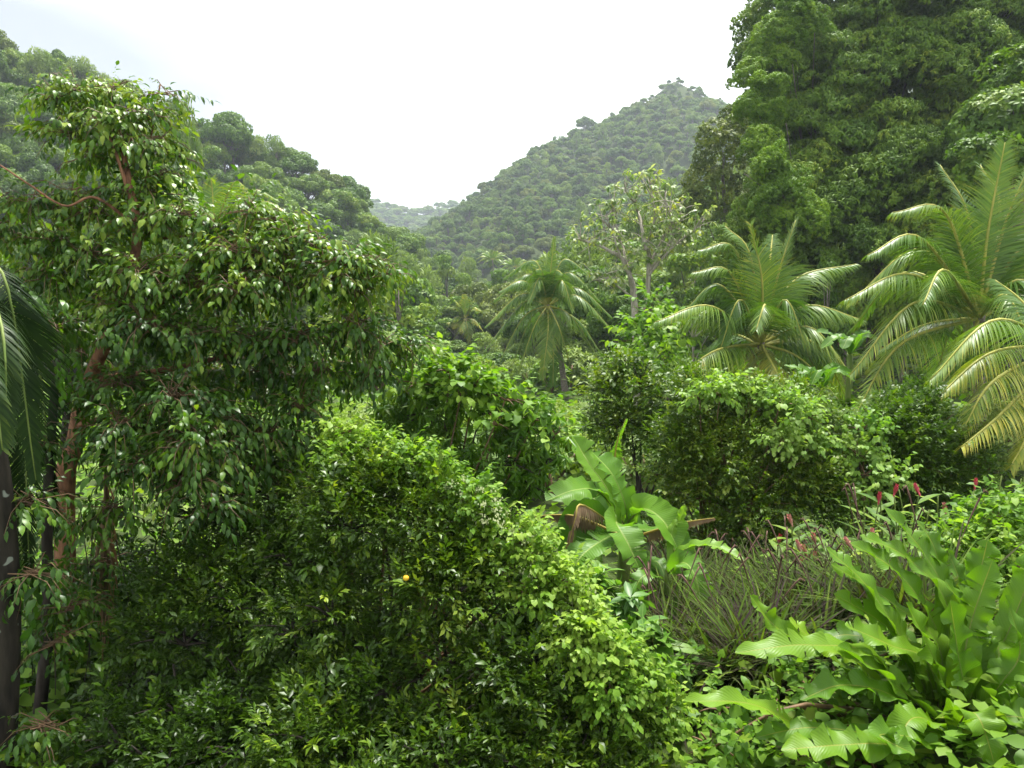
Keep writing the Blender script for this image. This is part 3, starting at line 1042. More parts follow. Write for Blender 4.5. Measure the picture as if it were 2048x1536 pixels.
palm("young coconut palm at the right edge with low yellowing fronds", (2125, 700), 13.5, [
    (1990, 640, 1860, 760, -1, -1.4, .65), (1985, 705, 1868, 800, -.6, -1, .7), (1990, 760, 1925, 860, -1.2, -1.6, .75), (2010, 820, 1922, 895, -1.4, -2.0, .85), (2060, 860, 2020, 935, -1.5, -1.8, .95), (2040, 600, 1990, 560, .5, .8, .4)],
    leaflet=0.98, npair=84, nuts=0, seed=5, strip=0.024, hang=0.6)
palm("coconut palm at the left edge with dark hanging fronds and a lichen-spotted trunk", (-70, 560), 6.2, [
    (10, 560, 72, 960, -.4, -.4, .1), (30, 640, 60, 1150, .2, .3, .1), (0, 640, 14, 880, -.9, -1.2, .3), (10, 760, 50, 1180, .4, .6, .1), (-20, 720, 5, 900, -1.2, -1.4, .35), (60, 640, 110, 1060, .7, .9, .1)],
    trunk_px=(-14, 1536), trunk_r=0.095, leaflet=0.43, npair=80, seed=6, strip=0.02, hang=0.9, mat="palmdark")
# palm tops glimpsed further off
for (cx, cy_, D, lab) in ((430, 455, 38, "coconut palm top glimpsed above the left tree's long branch"), (985, 520, 190, "tiny hazy palm at the foot of the peak, left one"), (1030, 535, 180, "tiny hazy palm at the foot of the peak beside the centre palm's crown"), (846, 702, 104, "half-hidden palm left of the small thin-trunked palm")):
    k = D / FPX
    R = 4.0 / k
    fr = []
    for j in range(13):
        a = j * 2 * math.pi / 13 + 0.2
        e = 0.5 + 0.5 * math.sin(a)
        fr.append((cx + 0.55 * R * math.cos(a), cy_ - 0.6 * R * e + 0.05 * R, cx + 0.95 * R * math.cos(a), cy_ - 0.9 * R * e + 0.4 * R, 1.2 * math.sin(j * 2.1), 2.0 * math.sin(j * 2.1), 0.6))
    palm(lab, (cx, cy_), D, fr, leaflet=1.0, npair=30, seed=20 + int(cx), strip=0.07 if D < 100 else 0.14, hang=0.6)


# ------------------------------------------------------------------ mango tree (right) : boughs sharing a few meshes
MANGO_V = variants(4, 0.24, 0.064, nseg=2, fold=0.25, curl=0.7, peak=0.45)
ROS = [rosette(11, -0.65, 0.8) for _ in range(6)]


def bough_mesh(mat, n=75, R=1.25, seed=0, var=MANGO_V, protos=ROS, tint=0.45, sag=0.35, name="leafy_bough", zsq=0.62, zmin=-0.15):
    p, d = blob_pts((0, 0, 0), (R, R, R * zsq), n, 0.8, zmin)
    fr = frames(nrm(d * 0.8 + np.array([0, 0, 0.55]) + rng.normal(0, 0.25, (n, 3))), nrm(rng.normal(0, 1, (n, 3))), p, rng.uniform(0.85, 1.2, n))
    tp = np.clip(rng.normal(tint, 0.1, n), 0, 1)
    M, T = compose(fr, protos, tp, 0.12)
    M = gravity(M, rng.uniform(0.5, 1.5, len(M)) * sag, 0.35)
    g = Geo()
    g.leaves(var, rng.integers(0, len(var), len(M)), M, T)
    return g.mesh(name, mat)


def bough_tree(label, name, blobs, mesh_list, spacing, foot, trunk_r, barkmat, sink=0.6, group=None, cat="tree", flat=0.5, scale=(0.8, 1.25), inner=False):
    """Boughs spread over the surface of several ellipsoids (centre, radii)."""
    root = empty(name, tuple(foot), label, cat, group)
    pts, dirs = [], []
    for bi, (c, r) in enumerate(blobs):
        area = 4 * math.pi * ((r[0] * r[1] * r[2]) ** (2 / 3))
        p, d = blob_pts(c, r, int(area / spacing ** 2 * 6), 0.9, -0.65)
        for a, b in zip(p, d):
            if any(np.sum(((a - c2) / r2) ** 2) < 0.72 for k2, (c2, r2) in enumerate(blobs) if k2 != bi):
                continue
            if pts and np.min(np.linalg.norm(np.array(pts) - a, axis=1)) < spacing:
                continue
            pts.append(a)
            dirs.append(b)
    g = Geo()
    top = np.mean([c for c, _ in blobs], axis=0)
    g.tube(catmull([foot - np.array([0, 0, 0.5]), (foot + top) / 2 + np.array([0.3, 0, 0]), top], 9), [trunk_r, trunk_r * 0.7, trunk_r * 0.4], 8)
    for k, (a, b) in enumerate(zip(pts, dirs)):
        up = nrm(b * (1 - flat) + np.array([0, 0, flat]))
        rot = Vector(up).to_track_quat("Z", "Y").to_matrix().to_4x4() @ Matrix.Rotation(rng.uniform(0, 6.28), 4, "Z")
        s = rng.uniform(*scale)
        a = a - b * rng.uniform(0, sink)
        M = Matrix.Translation(Vector(a - foot)) @ rot @ Matrix.Diagonal((s, s, s, 1))
        part("leafy_bough", mesh_list[rng.integers(0, len(mesh_list))], root, M)
        if inner and k % 2 == 0:
            M = Matrix.Translation(Vector(a - b * 3.2 - foot)) @ rot @ Matrix.Diagonal((1.3, 1.3, 1.1, 1))
            part("leafy_bough", mesh_list[rng.integers(0, len(mesh_list))], root, M)
        if k % 4 == 0:
            h = foot + (top - foot) * rng.uniform(0.4, 0.95)
            a = a - b * 1.2
            g.tube(catmull([h, h + (a - h) * 0.5 + np.array([0, 0, 0.2]), a], 5), [trunk_r * 0.2, 0.02], 4)
    print(name, len(pts))
    part("trunk", g.mesh("trunk", MAT[barkmat]), root)
    return root


def lump_mesh(seed, mat="mango"):
    """One leafy bough: a cluster of small domes of leaf whorls with gaps between."""
    r = np.random.default_rng(seed + 40)
    g = Geo()
    sub = [(np.array([0, 0, -0.25]), 1.35)]
    for k in range(12):
        a, e = k * 2.399, r.uniform(0.1, 1.35)
        sub.append((np.array([1.45 * math.cos(e) * math.cos(a), 1.45 * math.cos(e) * math.sin(a), 1.0 * math.sin(e) - 0.25]), r.uniform(0.42, 0.75)))
    for c, rad in sub:
        n = int(62 * rad * rad) + 8
        p, d = blob_pts(c, (rad, rad, rad * 0.75), n, 0.9, -0.1)
        fr = frames(nrm(d * 0.8 + np.array([0, 0, 0.5]) + r.normal(0, 0.25, (n, 3))), nrm(r.normal(0, 1, (n, 3))), p, r.uniform(0.8, 1.15, n))
        M, T = compose(fr, ROS, np.clip(r.normal(0.45, 0.12, n) + 0.1 * r.normal(), 0, 1), 0.12)
        M = gravity(M, r.uniform(0.5, 1.5, len(M)) * 0.4, 0.35)
        g.leaves(MANGO_V, r.integers(0, 4, len(M)), M, T)
    return g.mesh("leafy_bough", MAT[mat])


MB = [lump_mesh(i) for i in range(6)]
bl = clumps_px([(1760, 120, 46, 250), (1900, 30, 48, 260), (1655, 320, 41, 140), (1760, 400, 39.5, 180, 0.8), (1580, 470, 37.5, 120), (1900, 260, 46, 200), (1640, 90, 47, 150), (1565, 430, 38.5, 85), (1690, 240, 42.5, 190), (1700, 500, 36.5, 110, 0.7), (1830, 470, 37.5, 130, 0.7), (1515, 500, 37, 60), (1930, 130, 47, 190), (1830, 190, 45, 150), (1850, 330, 42, 130)])
mango_foot = np.array([P(1750, 600, 47)[0], 47, tz(P(1750, 600, 47)[0], 47)])
bough_tree("huge dark mango tree filling the upper right above the palms", "mango_tree", bl, MB, 1.95, mango_foot, 0.5, "darkbark", scale=(0.7, 1.2), sink=1.3, flat=0.62, inner=True)


def clump_vine(label, lst, mat, leafL, n, protos, var, group=None, nparts=0, name="climbing_vine", cat="vine", sag=0.6, upm=0.55, tint=0.55, rmin=0.75, zmin=-0.5, aspect=(1, 1, 1), stems=True, stem_mat="twig", cell=9.0, outw=0.7, upw=0.4):
    """Leaves on sprays over the surface of clumps; leaf frames scaled by leafL."""
    cl = clumps_px(lst, aspect)
    tot = sum(r[0] * r[2] for _, r in cl)
    Ps, Ds, Tc = [], [], []
    ext = leafL * (0.25 * max(np.abs(q_[:, :3, 3]).max() for q_ in protos) + 0.15)
    for c, r in cl:
        r = np.maximum(r * 0.5, r - ext) * rng.uniform(0.85, 1.12)
        c = c + rng.normal(0, 0.2, 3) * r
        p, d = blob_pts(c, r, max(6, int(n * r[0] * r[2] / tot)), rmin, zmin)
        Ps.append(p)
        Ds.append(d)
        Tc.append(np.full(len(p), tint + rng.normal(0, 0.09)))
    Ps, Ds, Tc = np.vstack(Ps), np.vstack(Ds), np.concatenate(Tc)
    k = len(Ps)
    stray = rng.random(k) < 0.07
    Ps = Ps + Ds * (stray * rng.uniform(0.5, 2.2, k) * ext)[:, None]
    fr = frames(nrm(Ds * outw + np.array([0, 0, upw]) + rng.normal(0, 0.4, (k, 3))), np.tile([0, 0, 1.0], (k, 1)) + rng.normal(0, 0.2, (k, 3)), Ps, leafL * np.exp(rng.normal(0, 0.2, k)))
    tp = np.clip(Tc + rng.normal(0, 0.13, k), 0, 1)
    M, T = compose(fr, protos, tp, 0.13)
    M = gravity(M, rng.uniform(0.2, 1.6, len(M)) * sag, upm)
    base = cl[0][0].copy()
    base[2] = tz(base[0], base[1])
    root = empty(name, tuple(base), label, cat, group)
    ids = rng.integers(0, len(var), len(M))
    foliage(root, var, ids, M, T, MAT[mat], nparts, cell=cell)
    if stems:
        g = Geo()
        for c, r in cl:
            b0 = base + np.array([rng.normal(0, 0.15), rng.normal(0, 0.15), 0])
            g.tube(catmull([b0, (b0 + c) / 2 + rng.normal(0, 0.12, 3), c], 6), [0.02 + 0.02 * r[0], 0.008], 5)
            for _ in range(6):
                p, d = blob_pts(c, r, 1, 0.8, -0.4)
                g.tube(catmull([c, (c + p[0]) / 2 + np.array([0, 0, 0.1 * r[0]]), p[0]], 5), [0.012 + 0.006 * r[0], 0.004], 4)
        part("stems", g.mesh("stems", MAT[stem_mat]), root)
    return root


HEART = variants(4, 1.0, 0.86, nseg=3, fold=0.2, curl=0.5, peak=0.22, heart=0.14)
OVATE = variants(4, 1.0, 0.43, nseg=3, fold=0.3, curl=0.6, peak=0.42)
HEART2 = variants(4, 1.0, 0.86, nseg=2, fold=0.2, curl=0.5, peak=0.25, heart=0.14)
OVATE2 = variants(4, 1.0, 0.42, nseg=2, fold=0.3, curl=0.6, peak=0.42)
OVAL2 = variants(4, 1.0, 0.48, nseg=2, fold=0.3, curl=0.5, peak=0.45)
LANCE = variants(4, 1.0, 0.22, nseg=3, fold=0.3, curl=0.7, peak=0.45)
SPR_TREE = [spray(9, 3.4, 0.95, 0.25, 0.3, 0.3) for _ in range(8)]
SPR_CIT = [spray(8, 2.4, 0.9, -0.15, 0.0, 0.35) for _ in range(8)]
SPR_SMALL = [spray(9, 3.0, 0.9, 0.0, 0.05, 0.35) for _ in range(8)]
SPR_VINE = [spray(7, 3.6, 1.2, 0.3, 0.3, 0.4) for _ in range(8)]
ROS_L = [rosette(10, -0.5, 0.9, 0.2, 0.25) for _ in range(6)]
ROS_B = [rosette(9, -0.3, 0.9, 0.25, 0.4) for _ in range(6)]

# lime climbers on the mango's left edge, brown tree and right-hand layered trees
LB = [lump_mesh(20 + i, "lime") for i in range(3)]
for lst, lab in (([(1585, 20, 39.5, 38), (1560, 60, 39.5, 40), (1530, 100, 39.5, 34), (1555, 130, 39.5, 30), (1510, 140, 39, 26), (1620, 50, 40, 28)], "lime green climber draping the mango tree's upper left edge"),
                 ([(1495, 215, 37.5, 30), (1525, 190, 37.5, 28), (1540, 235, 37.5, 26), (1515, 285, 37, 28)], "lime green climber hanging at the mango tree's middle left edge"),
                 ([(1540, 335, 35, 34), (1575, 375, 35, 34), (1600, 415, 34.5, 30), (1545, 400, 34.5, 28), (1570, 430, 34.5, 24)], "bright lime climber bulging from the mango tree's lower left edge")):
    bl = clumps_px(lst)
    bough_tree(lab, "climbing_vine", bl, LB, 1.0, mango_foot + np.array([-3, -2, 0]), 0.05, "bark", cat="vine", scale=(0.35, 0.65), sink=0.8, flat=0.5)

LY = [bough_mesh(MAT["far_mid"], n=90, R=1.3, seed=i, tint=0.4, sag=0.2, zsq=0.4, zmin=-0.1, var=variants(4, 0.22, 0.12, nseg=2), protos=[rosette(8, -0.2, 0.8) for _ in range(4)]) for i in range(3)]
bough_tree("bright green layered tree at the right edge beside the mango tree", "layered_tree", clumps_px([(2010, 230, 34, 75, 0.6), (2050, 300, 34, 90, 0.6), (1985, 330, 32, 60, 0.6), (2060, 180, 35, 80)]), LY, 1.2, np.array([P(2040, 500, 34)[0], 34, tz(P(2040, 500, 34)[0], 34)]), 0.3, "bark")
BR = [bough_mesh(MAT["far_olive"], n=80, R=1.1, seed=i, tint=0.35, sag=0.4, zsq=0.8, zmin=-0.4, var=variants(4, 0.26, 0.13, nseg=2), protos=[rosette(7, -0.5, 0.8) for _ in range(4)]) for i in range(3)]
bough_tree("brownish olive tree leaning out left of the mango tree", "olive_tree", clumps_px([(1450, 290, 60, 50), (1425, 350, 60, 45), (1480, 250, 62, 40), (1405, 420, 60, 45), (1460, 400, 60, 50)]), BR, 1.5, np.array([P(1460, 560, 61)[0], 61, tz(P(1460, 560, 61)[0], 61)]), 0.3, "bark")


# silvery open tree with pale limbs
def open_tree():
    D = 38
    foot = P(1275, 690, D)
    foot[2] = tz(foot[0], foot[1]) - 0.3
    root = empty("silver_leaved_tree", tuple(foot), "thin open tree with pale bare limbs and silvery leaves right of the centre palm", "tree")
    g = Geo()
    limbs = [[(1278, 700), (1270, 600), (1255, 540), (1240, 480), (1205, 440)], [(1278, 640), (1262, 560), (1215, 500), (1160, 480)], [(1300, 640), (1298, 540), (1290, 490), (1275, 420), (1250, 380)],
             [(1298, 530), (1330, 470), (1365, 420)], [(1290, 500), (1310, 430), (1300, 370)], [(1255, 545), (1230, 480), (1225, 420)], [(1298, 550), (1340, 500), (1400, 450)], [(1270, 600), (1230, 570), (1190, 560)], [(1300, 540), (1345, 470), (1330, 400)]]
    tips = []
    for l in limbs:
        off = rng.normal(0, 1.0, len(l)) * np.linspace(0, 1, len(l))
        pts = np.array([P(x, y, D + o) for (x, y), o in zip(l, off)])
        if l[0][1] >= 640:
            pts[0] = foot if l[0][1] == 700 else pts[0]
            g.tube(catmull(np.vstack([foot, pts[1:]]), 14), [0.14, 0.1, 0.04], 7)
        else:
            g.tube(catmull(pts, 10), [0.07, 0.025], 6)
        c = catmull(pts, 12)
        for k in range(36):
            b = c[rng.integers(5, 12)]
            e = b + nrm(rng.normal(0, 1, 3) + np.array([0, 0, 0.6])) * rng.uniform(0.3, 1.25)
            g.tube([b, (b + e) / 2 + np.array([0, 0, 0.05]), e], [0.022, 0.012], 4)
            tips.append(e)
    part("trunk", g.mesh("trunk", MAT["palebark"]), root)
    tips = np.array(tips)
    n = len(tips)
    fr = frames(nrm(rng.normal(0, 0.5, (n, 3)) + np.array([0, 0, 1.0])), nrm(rng.normal(0, 1, (n, 3))), tips, 0.29)
    M, T = compose(fr, [rosette(8, -0.5, 0.6, 0.25, 0.2) for _ in range(5)], np.clip(rng.normal(0.55, 0.2, n), 0, 1), 0.2)
    M = gravity(M, rng.uniform(0, 0.8, len(M)), 0.3)
    foliage(root, OVATE, rng.integers(0, 4, len(M)), M, T, MAT["cecropia"], 120, cell=6)


open_tree()

# ------------------------------------------------------------------ middle distance shrubs on the valley floor
SH = {
    "pale": [bough_mesh(MAT["far_pale"], n=150, R=1.0, tint=0.55, sag=0.3, zsq=0.8, zmin=-0.5, var=variants(4, 0.2, 0.07, nseg=2), protos=[rosette(9, -0.2, 1.0) for _ in range(4)], name="foliage") for _ in range(3)],
    "mid": [bough_mesh(MAT["far_mid"], n=150, R=1.0, tint=0.6, sag=0.3, zsq=0.8, zmin=-0.5, var=variants(4, 0.17, 0.11, nseg=2), protos=[rosette(8, -0.2, 1.0) for _ in range(4)], name="foliage") for _ in range(3)],
    "lime": [bough_mesh(MAT["lime"], n=150, R=1.0, tint=0.35, sag=0.5, zsq=0.8, zmin=-0.5, var=variants(4, 0.16, 0.13, nseg=2), protos=[rosette(8, -0.4, 0.9) for _ in range(4)], name="foliage") for _ in range(3)],
}
stem_g = Geo()
for k in range(5):
    a = k * 1.257
    stem_g.tube(catmull([(0.05 * math.cos(a), 0.05 * math.sin(a), -0.9), (0.2 * math.cos(a), 0.2 * math.sin(a), -0.4), (0.5 * math.cos(a), 0.5 * math.sin(a), 0.1)], 5), [0.05, 0.02], 5)
SH_STEM = stem_g.mesh("stems", MAT["twig"])
SHL = {"pale": ("pale ferny shrub", "pale ferny shrubs"), "mid": ("mid green rounded shrub", "mid green rounded shrubs"), "lime": ("lime green creeper-covered shrub", "lime green creeper-covered shrubs")}


def shrub(kind, loc, s, label, group, name="shrub"):
    o = empty(name, tuple(float(v) for v in loc), label, "shrub", group, rng.uniform(0, 6.28))
    s = float(s)
    o.scale = (s, s, s * rng.uniform(0.85, 1.2))
    for nm, me in (("foliage", SH[kind][rng.integers(0, 3)]), ("stems", SH_STEM)):
        c = bpy.data.objects.new(nm, me)
        c.parent = o
        c.location = (0, 0, 0.85)
        COL.objects.link(c)
    return o


placed = []
for (y0, y1, n) in ((17, 30, 60), (30, 46, 100), (46, 66, 90)):
    for _ in range(n * 6):
        if n <= 0:
            break
        y = rng.uniform(y0, y1)
        x = rng.uniform(-0.25, 0.68) * y
        r_ = rng.uniform(0.9, 1.9) * (1 + (y - 20) / 90)
        if any((x - a) ** 2 + (y - b) ** 2 < (0.62 * (r_ + c)) ** 2 for a, b, c in placed):
            continue
        if abs(x - P(1522, 690, 26)[0]) < 0.8 and 24 < y < 27:
            continue
        zt = tz(x, y)
        if y < 50:
            r_ = min(r_, (4 - 0.118 * y - zt) / 1.75)
            if r_ < 0.35:
                continue
        elif -0.1 * y < x < 0.05 * y:
            r_ = min(r_, (4 - 0.062 * y - zt) / 1.75)
        placed.append((x, y, r_))
        kind = rng.choice(["pale", "mid", "lime"], p=[0.4, 0.35, 0.25])
        band = "in the near valley" if y < 30 else "mid-valley" if y < 46 else "at the valley's back"
        sx_ = project(np.array([x, y, 0.0]))[0]
        band += " left of the centre palm" if sx_ < 1060 else " by the silvery tree" if sx_ < 1290 else " behind the wide bush" if sx_ < 1680 else " under the right palms"
        shrub(kind, (x, y, tz(x, y)), r_, "%s %s" % (SHL[kind][0], band), "%s %s" % (SHL[kind][1], band))
        n -= 1
print("shrubs", len(placed))

# taller trees placed by hand on the right mid-slope and in the valley
HAND = [  # px, py top, D, crown radius px, kind index, label
    (1335, 420, 80, 70, 4, "pale feathery tree behind the silvery open tree"),
    (1440, 480, 52, 60, 7, "rounded green tree between the silvery tree and the mango"),
    (1390, 560, 45, 60, 3, "open green tree behind the left fronds of the coconut-laden palm"),
    (1240, 560, 56, 70, 7, "bright rounded tree below the silvery tree's limbs"),
    (1190, 520, 70, 60, 5, "olive rounded tree right behind the centre palm"),
    (820, 600, 70, 75, 6, "spreading tree between the left tree and the small palm"),
    (370, 235, 95, 55, 4, "tall feathery tree on the left slope behind the left tree's top"),
    (1660, 520, 34, 70, 8, "green tree between the two right-hand palms"),
    (1560, 640, 34, 60, 1, "spreading tree right behind the coconut-laden palm"),
    (1960, 560, 30, 80, 6, "dark spreading tree behind the right-hand palm"),
    (1700, 500, 37, 75, 1, "broad green tree at the foot of the mango tree's trunk"),
    (1810, 510, 36, 75, 7, "rounded green tree below the mango tree's lowest boughs"),
    (1610, 530, 36, 70, 2, "dark upright tree behind the coconut-laden palm's right fronds"),
    (1900, 520, 36, 80, 6, "dark spreading tree filling the gap left of the right-hand palm's crown"),
    (1320, 640, 33, 60, 7, "green tree behind the vine-draped column"),
]
for (px_, py_, D, rp_, ki, lab) in HAND:
    t = P(px_, py_, D)
    b = tz(t[0], t[1])
    add_tree(ki, (t[0], t[1], b - 0.3), rp_ * D / FPX / 4.0, (t[2] - b) / 9.0, rng.uniform(0, 6.28), lab, None)

# ------------------------------------------------------------------ vine-draped column and right-hand bushes
clump_vine("tall column of climbers draped over a dead trunk right of the centre palm", [(1300, 620, 27, 38), (1290, 680, 26, 48), (1310, 740, 25, 60), (1330, 680, 27, 45)], "vine", 0.2, 420, SPR_VINE, HEART, nparts=60, tint=0.6)
clump_vine("small-leaved tree with a thin dark trunk behind the banana", [(1280, 780, 14, 70), (1220, 790, 14.5, 50), (1340, 800, 13.5, 60), (1250, 850, 14, 60), (1200, 850, 14.5, 45), (1330, 880, 13.5, 50), (1270, 900, 14, 45), (1260, 730, 14.5, 45)], "bush", 0.1, 1500, SPR_SMALL, OVAL2, nparts=100, name="small_tree", cat="tree", sag=0.3, tint=0.5, stem_mat="darkbark", rmin=0.35)
clump_vine("dense wide bush with small leaves behind the grass", [(1420, 840, 12, 80), (1500, 830, 12, 70), (1580, 860, 12, 80), (1450, 930, 11.5, 95), (1550, 950, 11.5, 95), (1620, 930, 12, 75), (1400, 1000, 11.5, 85), (1500, 1030, 11.2, 95), (1600, 1030, 11.5, 80), (1380, 900, 12, 70), (1440, 1090, 11.2, 70), (1560, 1090, 11.2, 60), (1350, 960, 12, 60), (1340, 1050, 11.8, 60), (1660, 990, 11.8, 60), (1680, 900, 12, 50), (1390, 780, 12.4, 45), (1640, 850, 12.2, 50), (1680, 1060, 11.6, 55)], "bush", 0.07, 7000, SPR_SMALL, OVAL2, nparts=250, name="bush", cat="bush", sag=0.2, tint=0.55, rmin=0.3, cell=8)
clump_vine("dark bushy tree under the right palms", [(1800, 850, 12.5, 70), (1760, 900, 12.2, 70), (1860, 880, 12.2, 80), (1820, 950, 12, 90), (1890, 960, 12, 80), (1760, 970, 12, 60), (1830, 1010, 12, 80), (1910, 1020, 12, 60), (1760, 1040, 12, 50), (1850, 820, 12.6, 45), (1950, 930, 12.2, 60), (1720, 900, 12.4, 45)], "bush", 0.07, 4600, SPR_SMALL, OVAL2, nparts=200, name="bush", cat="bush", sag=0.1, tint=0.3, rmin=0.3, cell=8)
clump_vine("pale heart-leaved vine spread over the top of the wide bush", [(1440, 790, 11.5, 40, 0.6), (1500, 800, 11.5, 42, 0.6), (1560, 810, 11.3, 45, 0.6), (1610, 840, 11.3, 42, 0.7), (1400, 800, 11.5, 30, 0.6), (1560, 890, 11, 30), (1620, 890, 11.2, 30), (1590, 930, 11, 22, 1.5)], "palevine", 0.064, 950, SPR_VINE, HEART2, nparts=260, tint=0.6, sag=0.6, zmin=-0.3, cell=8)
clump_vine("heart-leaved vine trailing down between the two bushes", [(1725, 860, 11.6, 35), (1715, 910, 11.4, 35), (1730, 950, 11.2, 40), (1790, 960, 11.2, 30), (1740, 1000, 11, 40)], "palevine", 0.07, 420, SPR_VINE, HEART, nparts=150, tint=0.5, sag=0.8, cell=8)
clump_vine("leafy climber mound at the right edge beside the strap-leaved fern", [(2010, 1060, 8.5, 60), (1970, 1130, 8.3, 65), (2040, 1140, 8.0, 75), (1930, 1180, 8.2, 55), (2000, 1210, 7.8, 75), (1960, 1260, 7.6, 60), (2040, 1250, 7.5, 60)], "vine", 0.075, 1500, SPR_VINE, HEART2, nparts=200, tint=0.65, sag=0.5)

# ------------------------------------------------------------------ mango bush with broad vine, centre
clump_vine("bushy young mango tree in the centre with drooping leaf whorls", [(860, 830, 9.2, 85), (960, 830, 9, 85), (1050, 870, 9, 80), (900, 900, 9, 80), (1000, 930, 8.8, 85), (1090, 930, 9, 60), (920, 960, 9, 60), (1010, 1000, 9, 60), (870, 760, 9.4, 70), (800, 840, 9.3, 60), (1060, 980, 9, 55)], "mangobush", 0.125, 1000, ROS_L, LANCE, nparts=300, name="mango_tree", cat="tree", sag=0.55, upm=0.3, tint=0.45, rmin=0.4, stem_mat="darkbark")
clump_vine("broad-leaved climber lying over the top of the young mango tree", [(850, 740, 9.2, 45, 0.6), (900, 745, 9, 45, 0.6), (950, 775, 8.9, 45, 0.6), (1010, 800, 8.8, 45, 0.6), (1070, 840, 8.8, 40, 0.6), (1110, 870, 8.9, 30, 0.8), (830, 770, 9, 35), (920, 800, 8.7, 35), (990, 850, 8.6, 30)], "vine", 0.085, 520, SPR_VINE, HEART, nparts=250, tint=0.62, sag=0.5, zmin=-0.3)

# ------------------------------------------------------------------ citrus mass, lower left and centre
CIT_MAIN = [(760, 1000, 6.6, 100), (850, 1060, 6.4, 110), (930, 1120, 6.2, 110), (700, 1060, 6.5, 110), (865, 1150, 6.0, 90), (695, 1150, 6.3, 75), (900, 1220, 5.9, 130), (1010, 1190, 6.0, 100), (1080, 1260, 5.9, 90), (665, 1240, 6.0, 90), (885, 1330, 5.7, 100), (985, 1330, 5.6, 100), (1090, 1350, 5.6, 110), (1170, 1380, 5.7, 90),
            (665, 1400, 5.7, 95), (915, 1450, 5.4, 105), (1050, 1470, 5.3, 105), (1180, 1470, 5.4, 110), (1270, 1470, 5.5, 80), (650, 1000, 6.9, 90), (715, 1510, 5.4, 80), (650, 1500, 5.4, 130), (900, 1560, 5.1, 140), (1060, 1560, 5.1, 130), (1200, 1560, 5.2, 120), (740, 1600, 5.0, 100), (840, 970, 6.6, 60), (1120, 1250, 5.9, 60)]
clump_vine("glossy orange tree filling the lower centre under a flowering vine", CIT_MAIN, "citrus", 0.056, 8200, SPR_CIT, OVATE2, nparts=300, name="orange_tree", cat="tree", sag=0.1, upm=0.3, tint=0.42, rmin=0.35, stem_mat="darkbark", cell=14)
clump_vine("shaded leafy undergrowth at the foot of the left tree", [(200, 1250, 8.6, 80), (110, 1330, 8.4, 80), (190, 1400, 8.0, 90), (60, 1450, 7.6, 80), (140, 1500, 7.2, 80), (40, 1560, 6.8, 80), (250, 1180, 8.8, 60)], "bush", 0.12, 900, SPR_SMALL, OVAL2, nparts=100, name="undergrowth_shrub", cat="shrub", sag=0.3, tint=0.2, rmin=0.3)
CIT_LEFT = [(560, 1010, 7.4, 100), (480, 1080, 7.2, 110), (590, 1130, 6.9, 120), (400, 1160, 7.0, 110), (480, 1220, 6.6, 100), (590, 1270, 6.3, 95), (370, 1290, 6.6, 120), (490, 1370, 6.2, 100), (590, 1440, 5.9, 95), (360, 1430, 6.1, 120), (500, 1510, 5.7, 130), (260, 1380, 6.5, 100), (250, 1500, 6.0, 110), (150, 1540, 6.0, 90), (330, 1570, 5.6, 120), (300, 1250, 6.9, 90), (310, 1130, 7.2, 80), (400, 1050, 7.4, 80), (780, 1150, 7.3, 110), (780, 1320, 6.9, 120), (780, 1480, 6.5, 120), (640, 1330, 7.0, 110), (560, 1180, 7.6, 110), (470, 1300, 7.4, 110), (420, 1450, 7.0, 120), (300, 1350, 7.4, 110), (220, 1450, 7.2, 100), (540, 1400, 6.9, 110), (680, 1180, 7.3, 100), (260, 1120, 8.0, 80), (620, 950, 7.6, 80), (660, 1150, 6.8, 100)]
clump_vine("dark glossy citrus bush in the shade at the lower left", CIT_LEFT, "citrus", 0.06, 8200, SPR_CIT, OVATE2, nparts=300, name="citrus_bush", cat="bush", sag=0.15, upm=0.3, tint=0.26, rmin=0.35, stem_mat="darkbark", cell=14)  # lowered tint paints the lower left shade into the leaf colour
VINE = [(690, 870, 6.9, 40, 0.8), (740, 900, 6.8, 42, 0.8), (830, 935, 6.5, 42, 0.8), (880, 965, 6.4, 45, 0.8), (930, 1000, 6.25, 48, 0.8), (980, 1040, 6.1, 48, 0.8), (1030, 1085, 6.0, 48, 0.8), (1070, 1130, 5.9, 45, 0.8), (1110, 1180, 5.85, 45), (1150, 1230, 5.8, 45), (1060, 1200, 5.75, 45),
        (1180, 1290, 5.6, 50), (1240, 1330, 5.5, 55), (1130, 1310, 5.5, 50), (1290, 1380, 5.5, 50), (1220, 1400, 5.35, 50), (1330, 1430, 5.5, 45), (1000, 1150, 5.9, 40), (780, 920, 6.6, 40, .8), (700, 930, 6.7, 40), (1300, 1470, 5.4, 50)]
clump_vine("flowering climber running diagonally down the orange tree's right side", VINE, "vine", 0.041, 4200, SPR_VINE, HEART2, nparts=300, tint=0.75, sag=0.5, zmin=-0.4, cell=12)


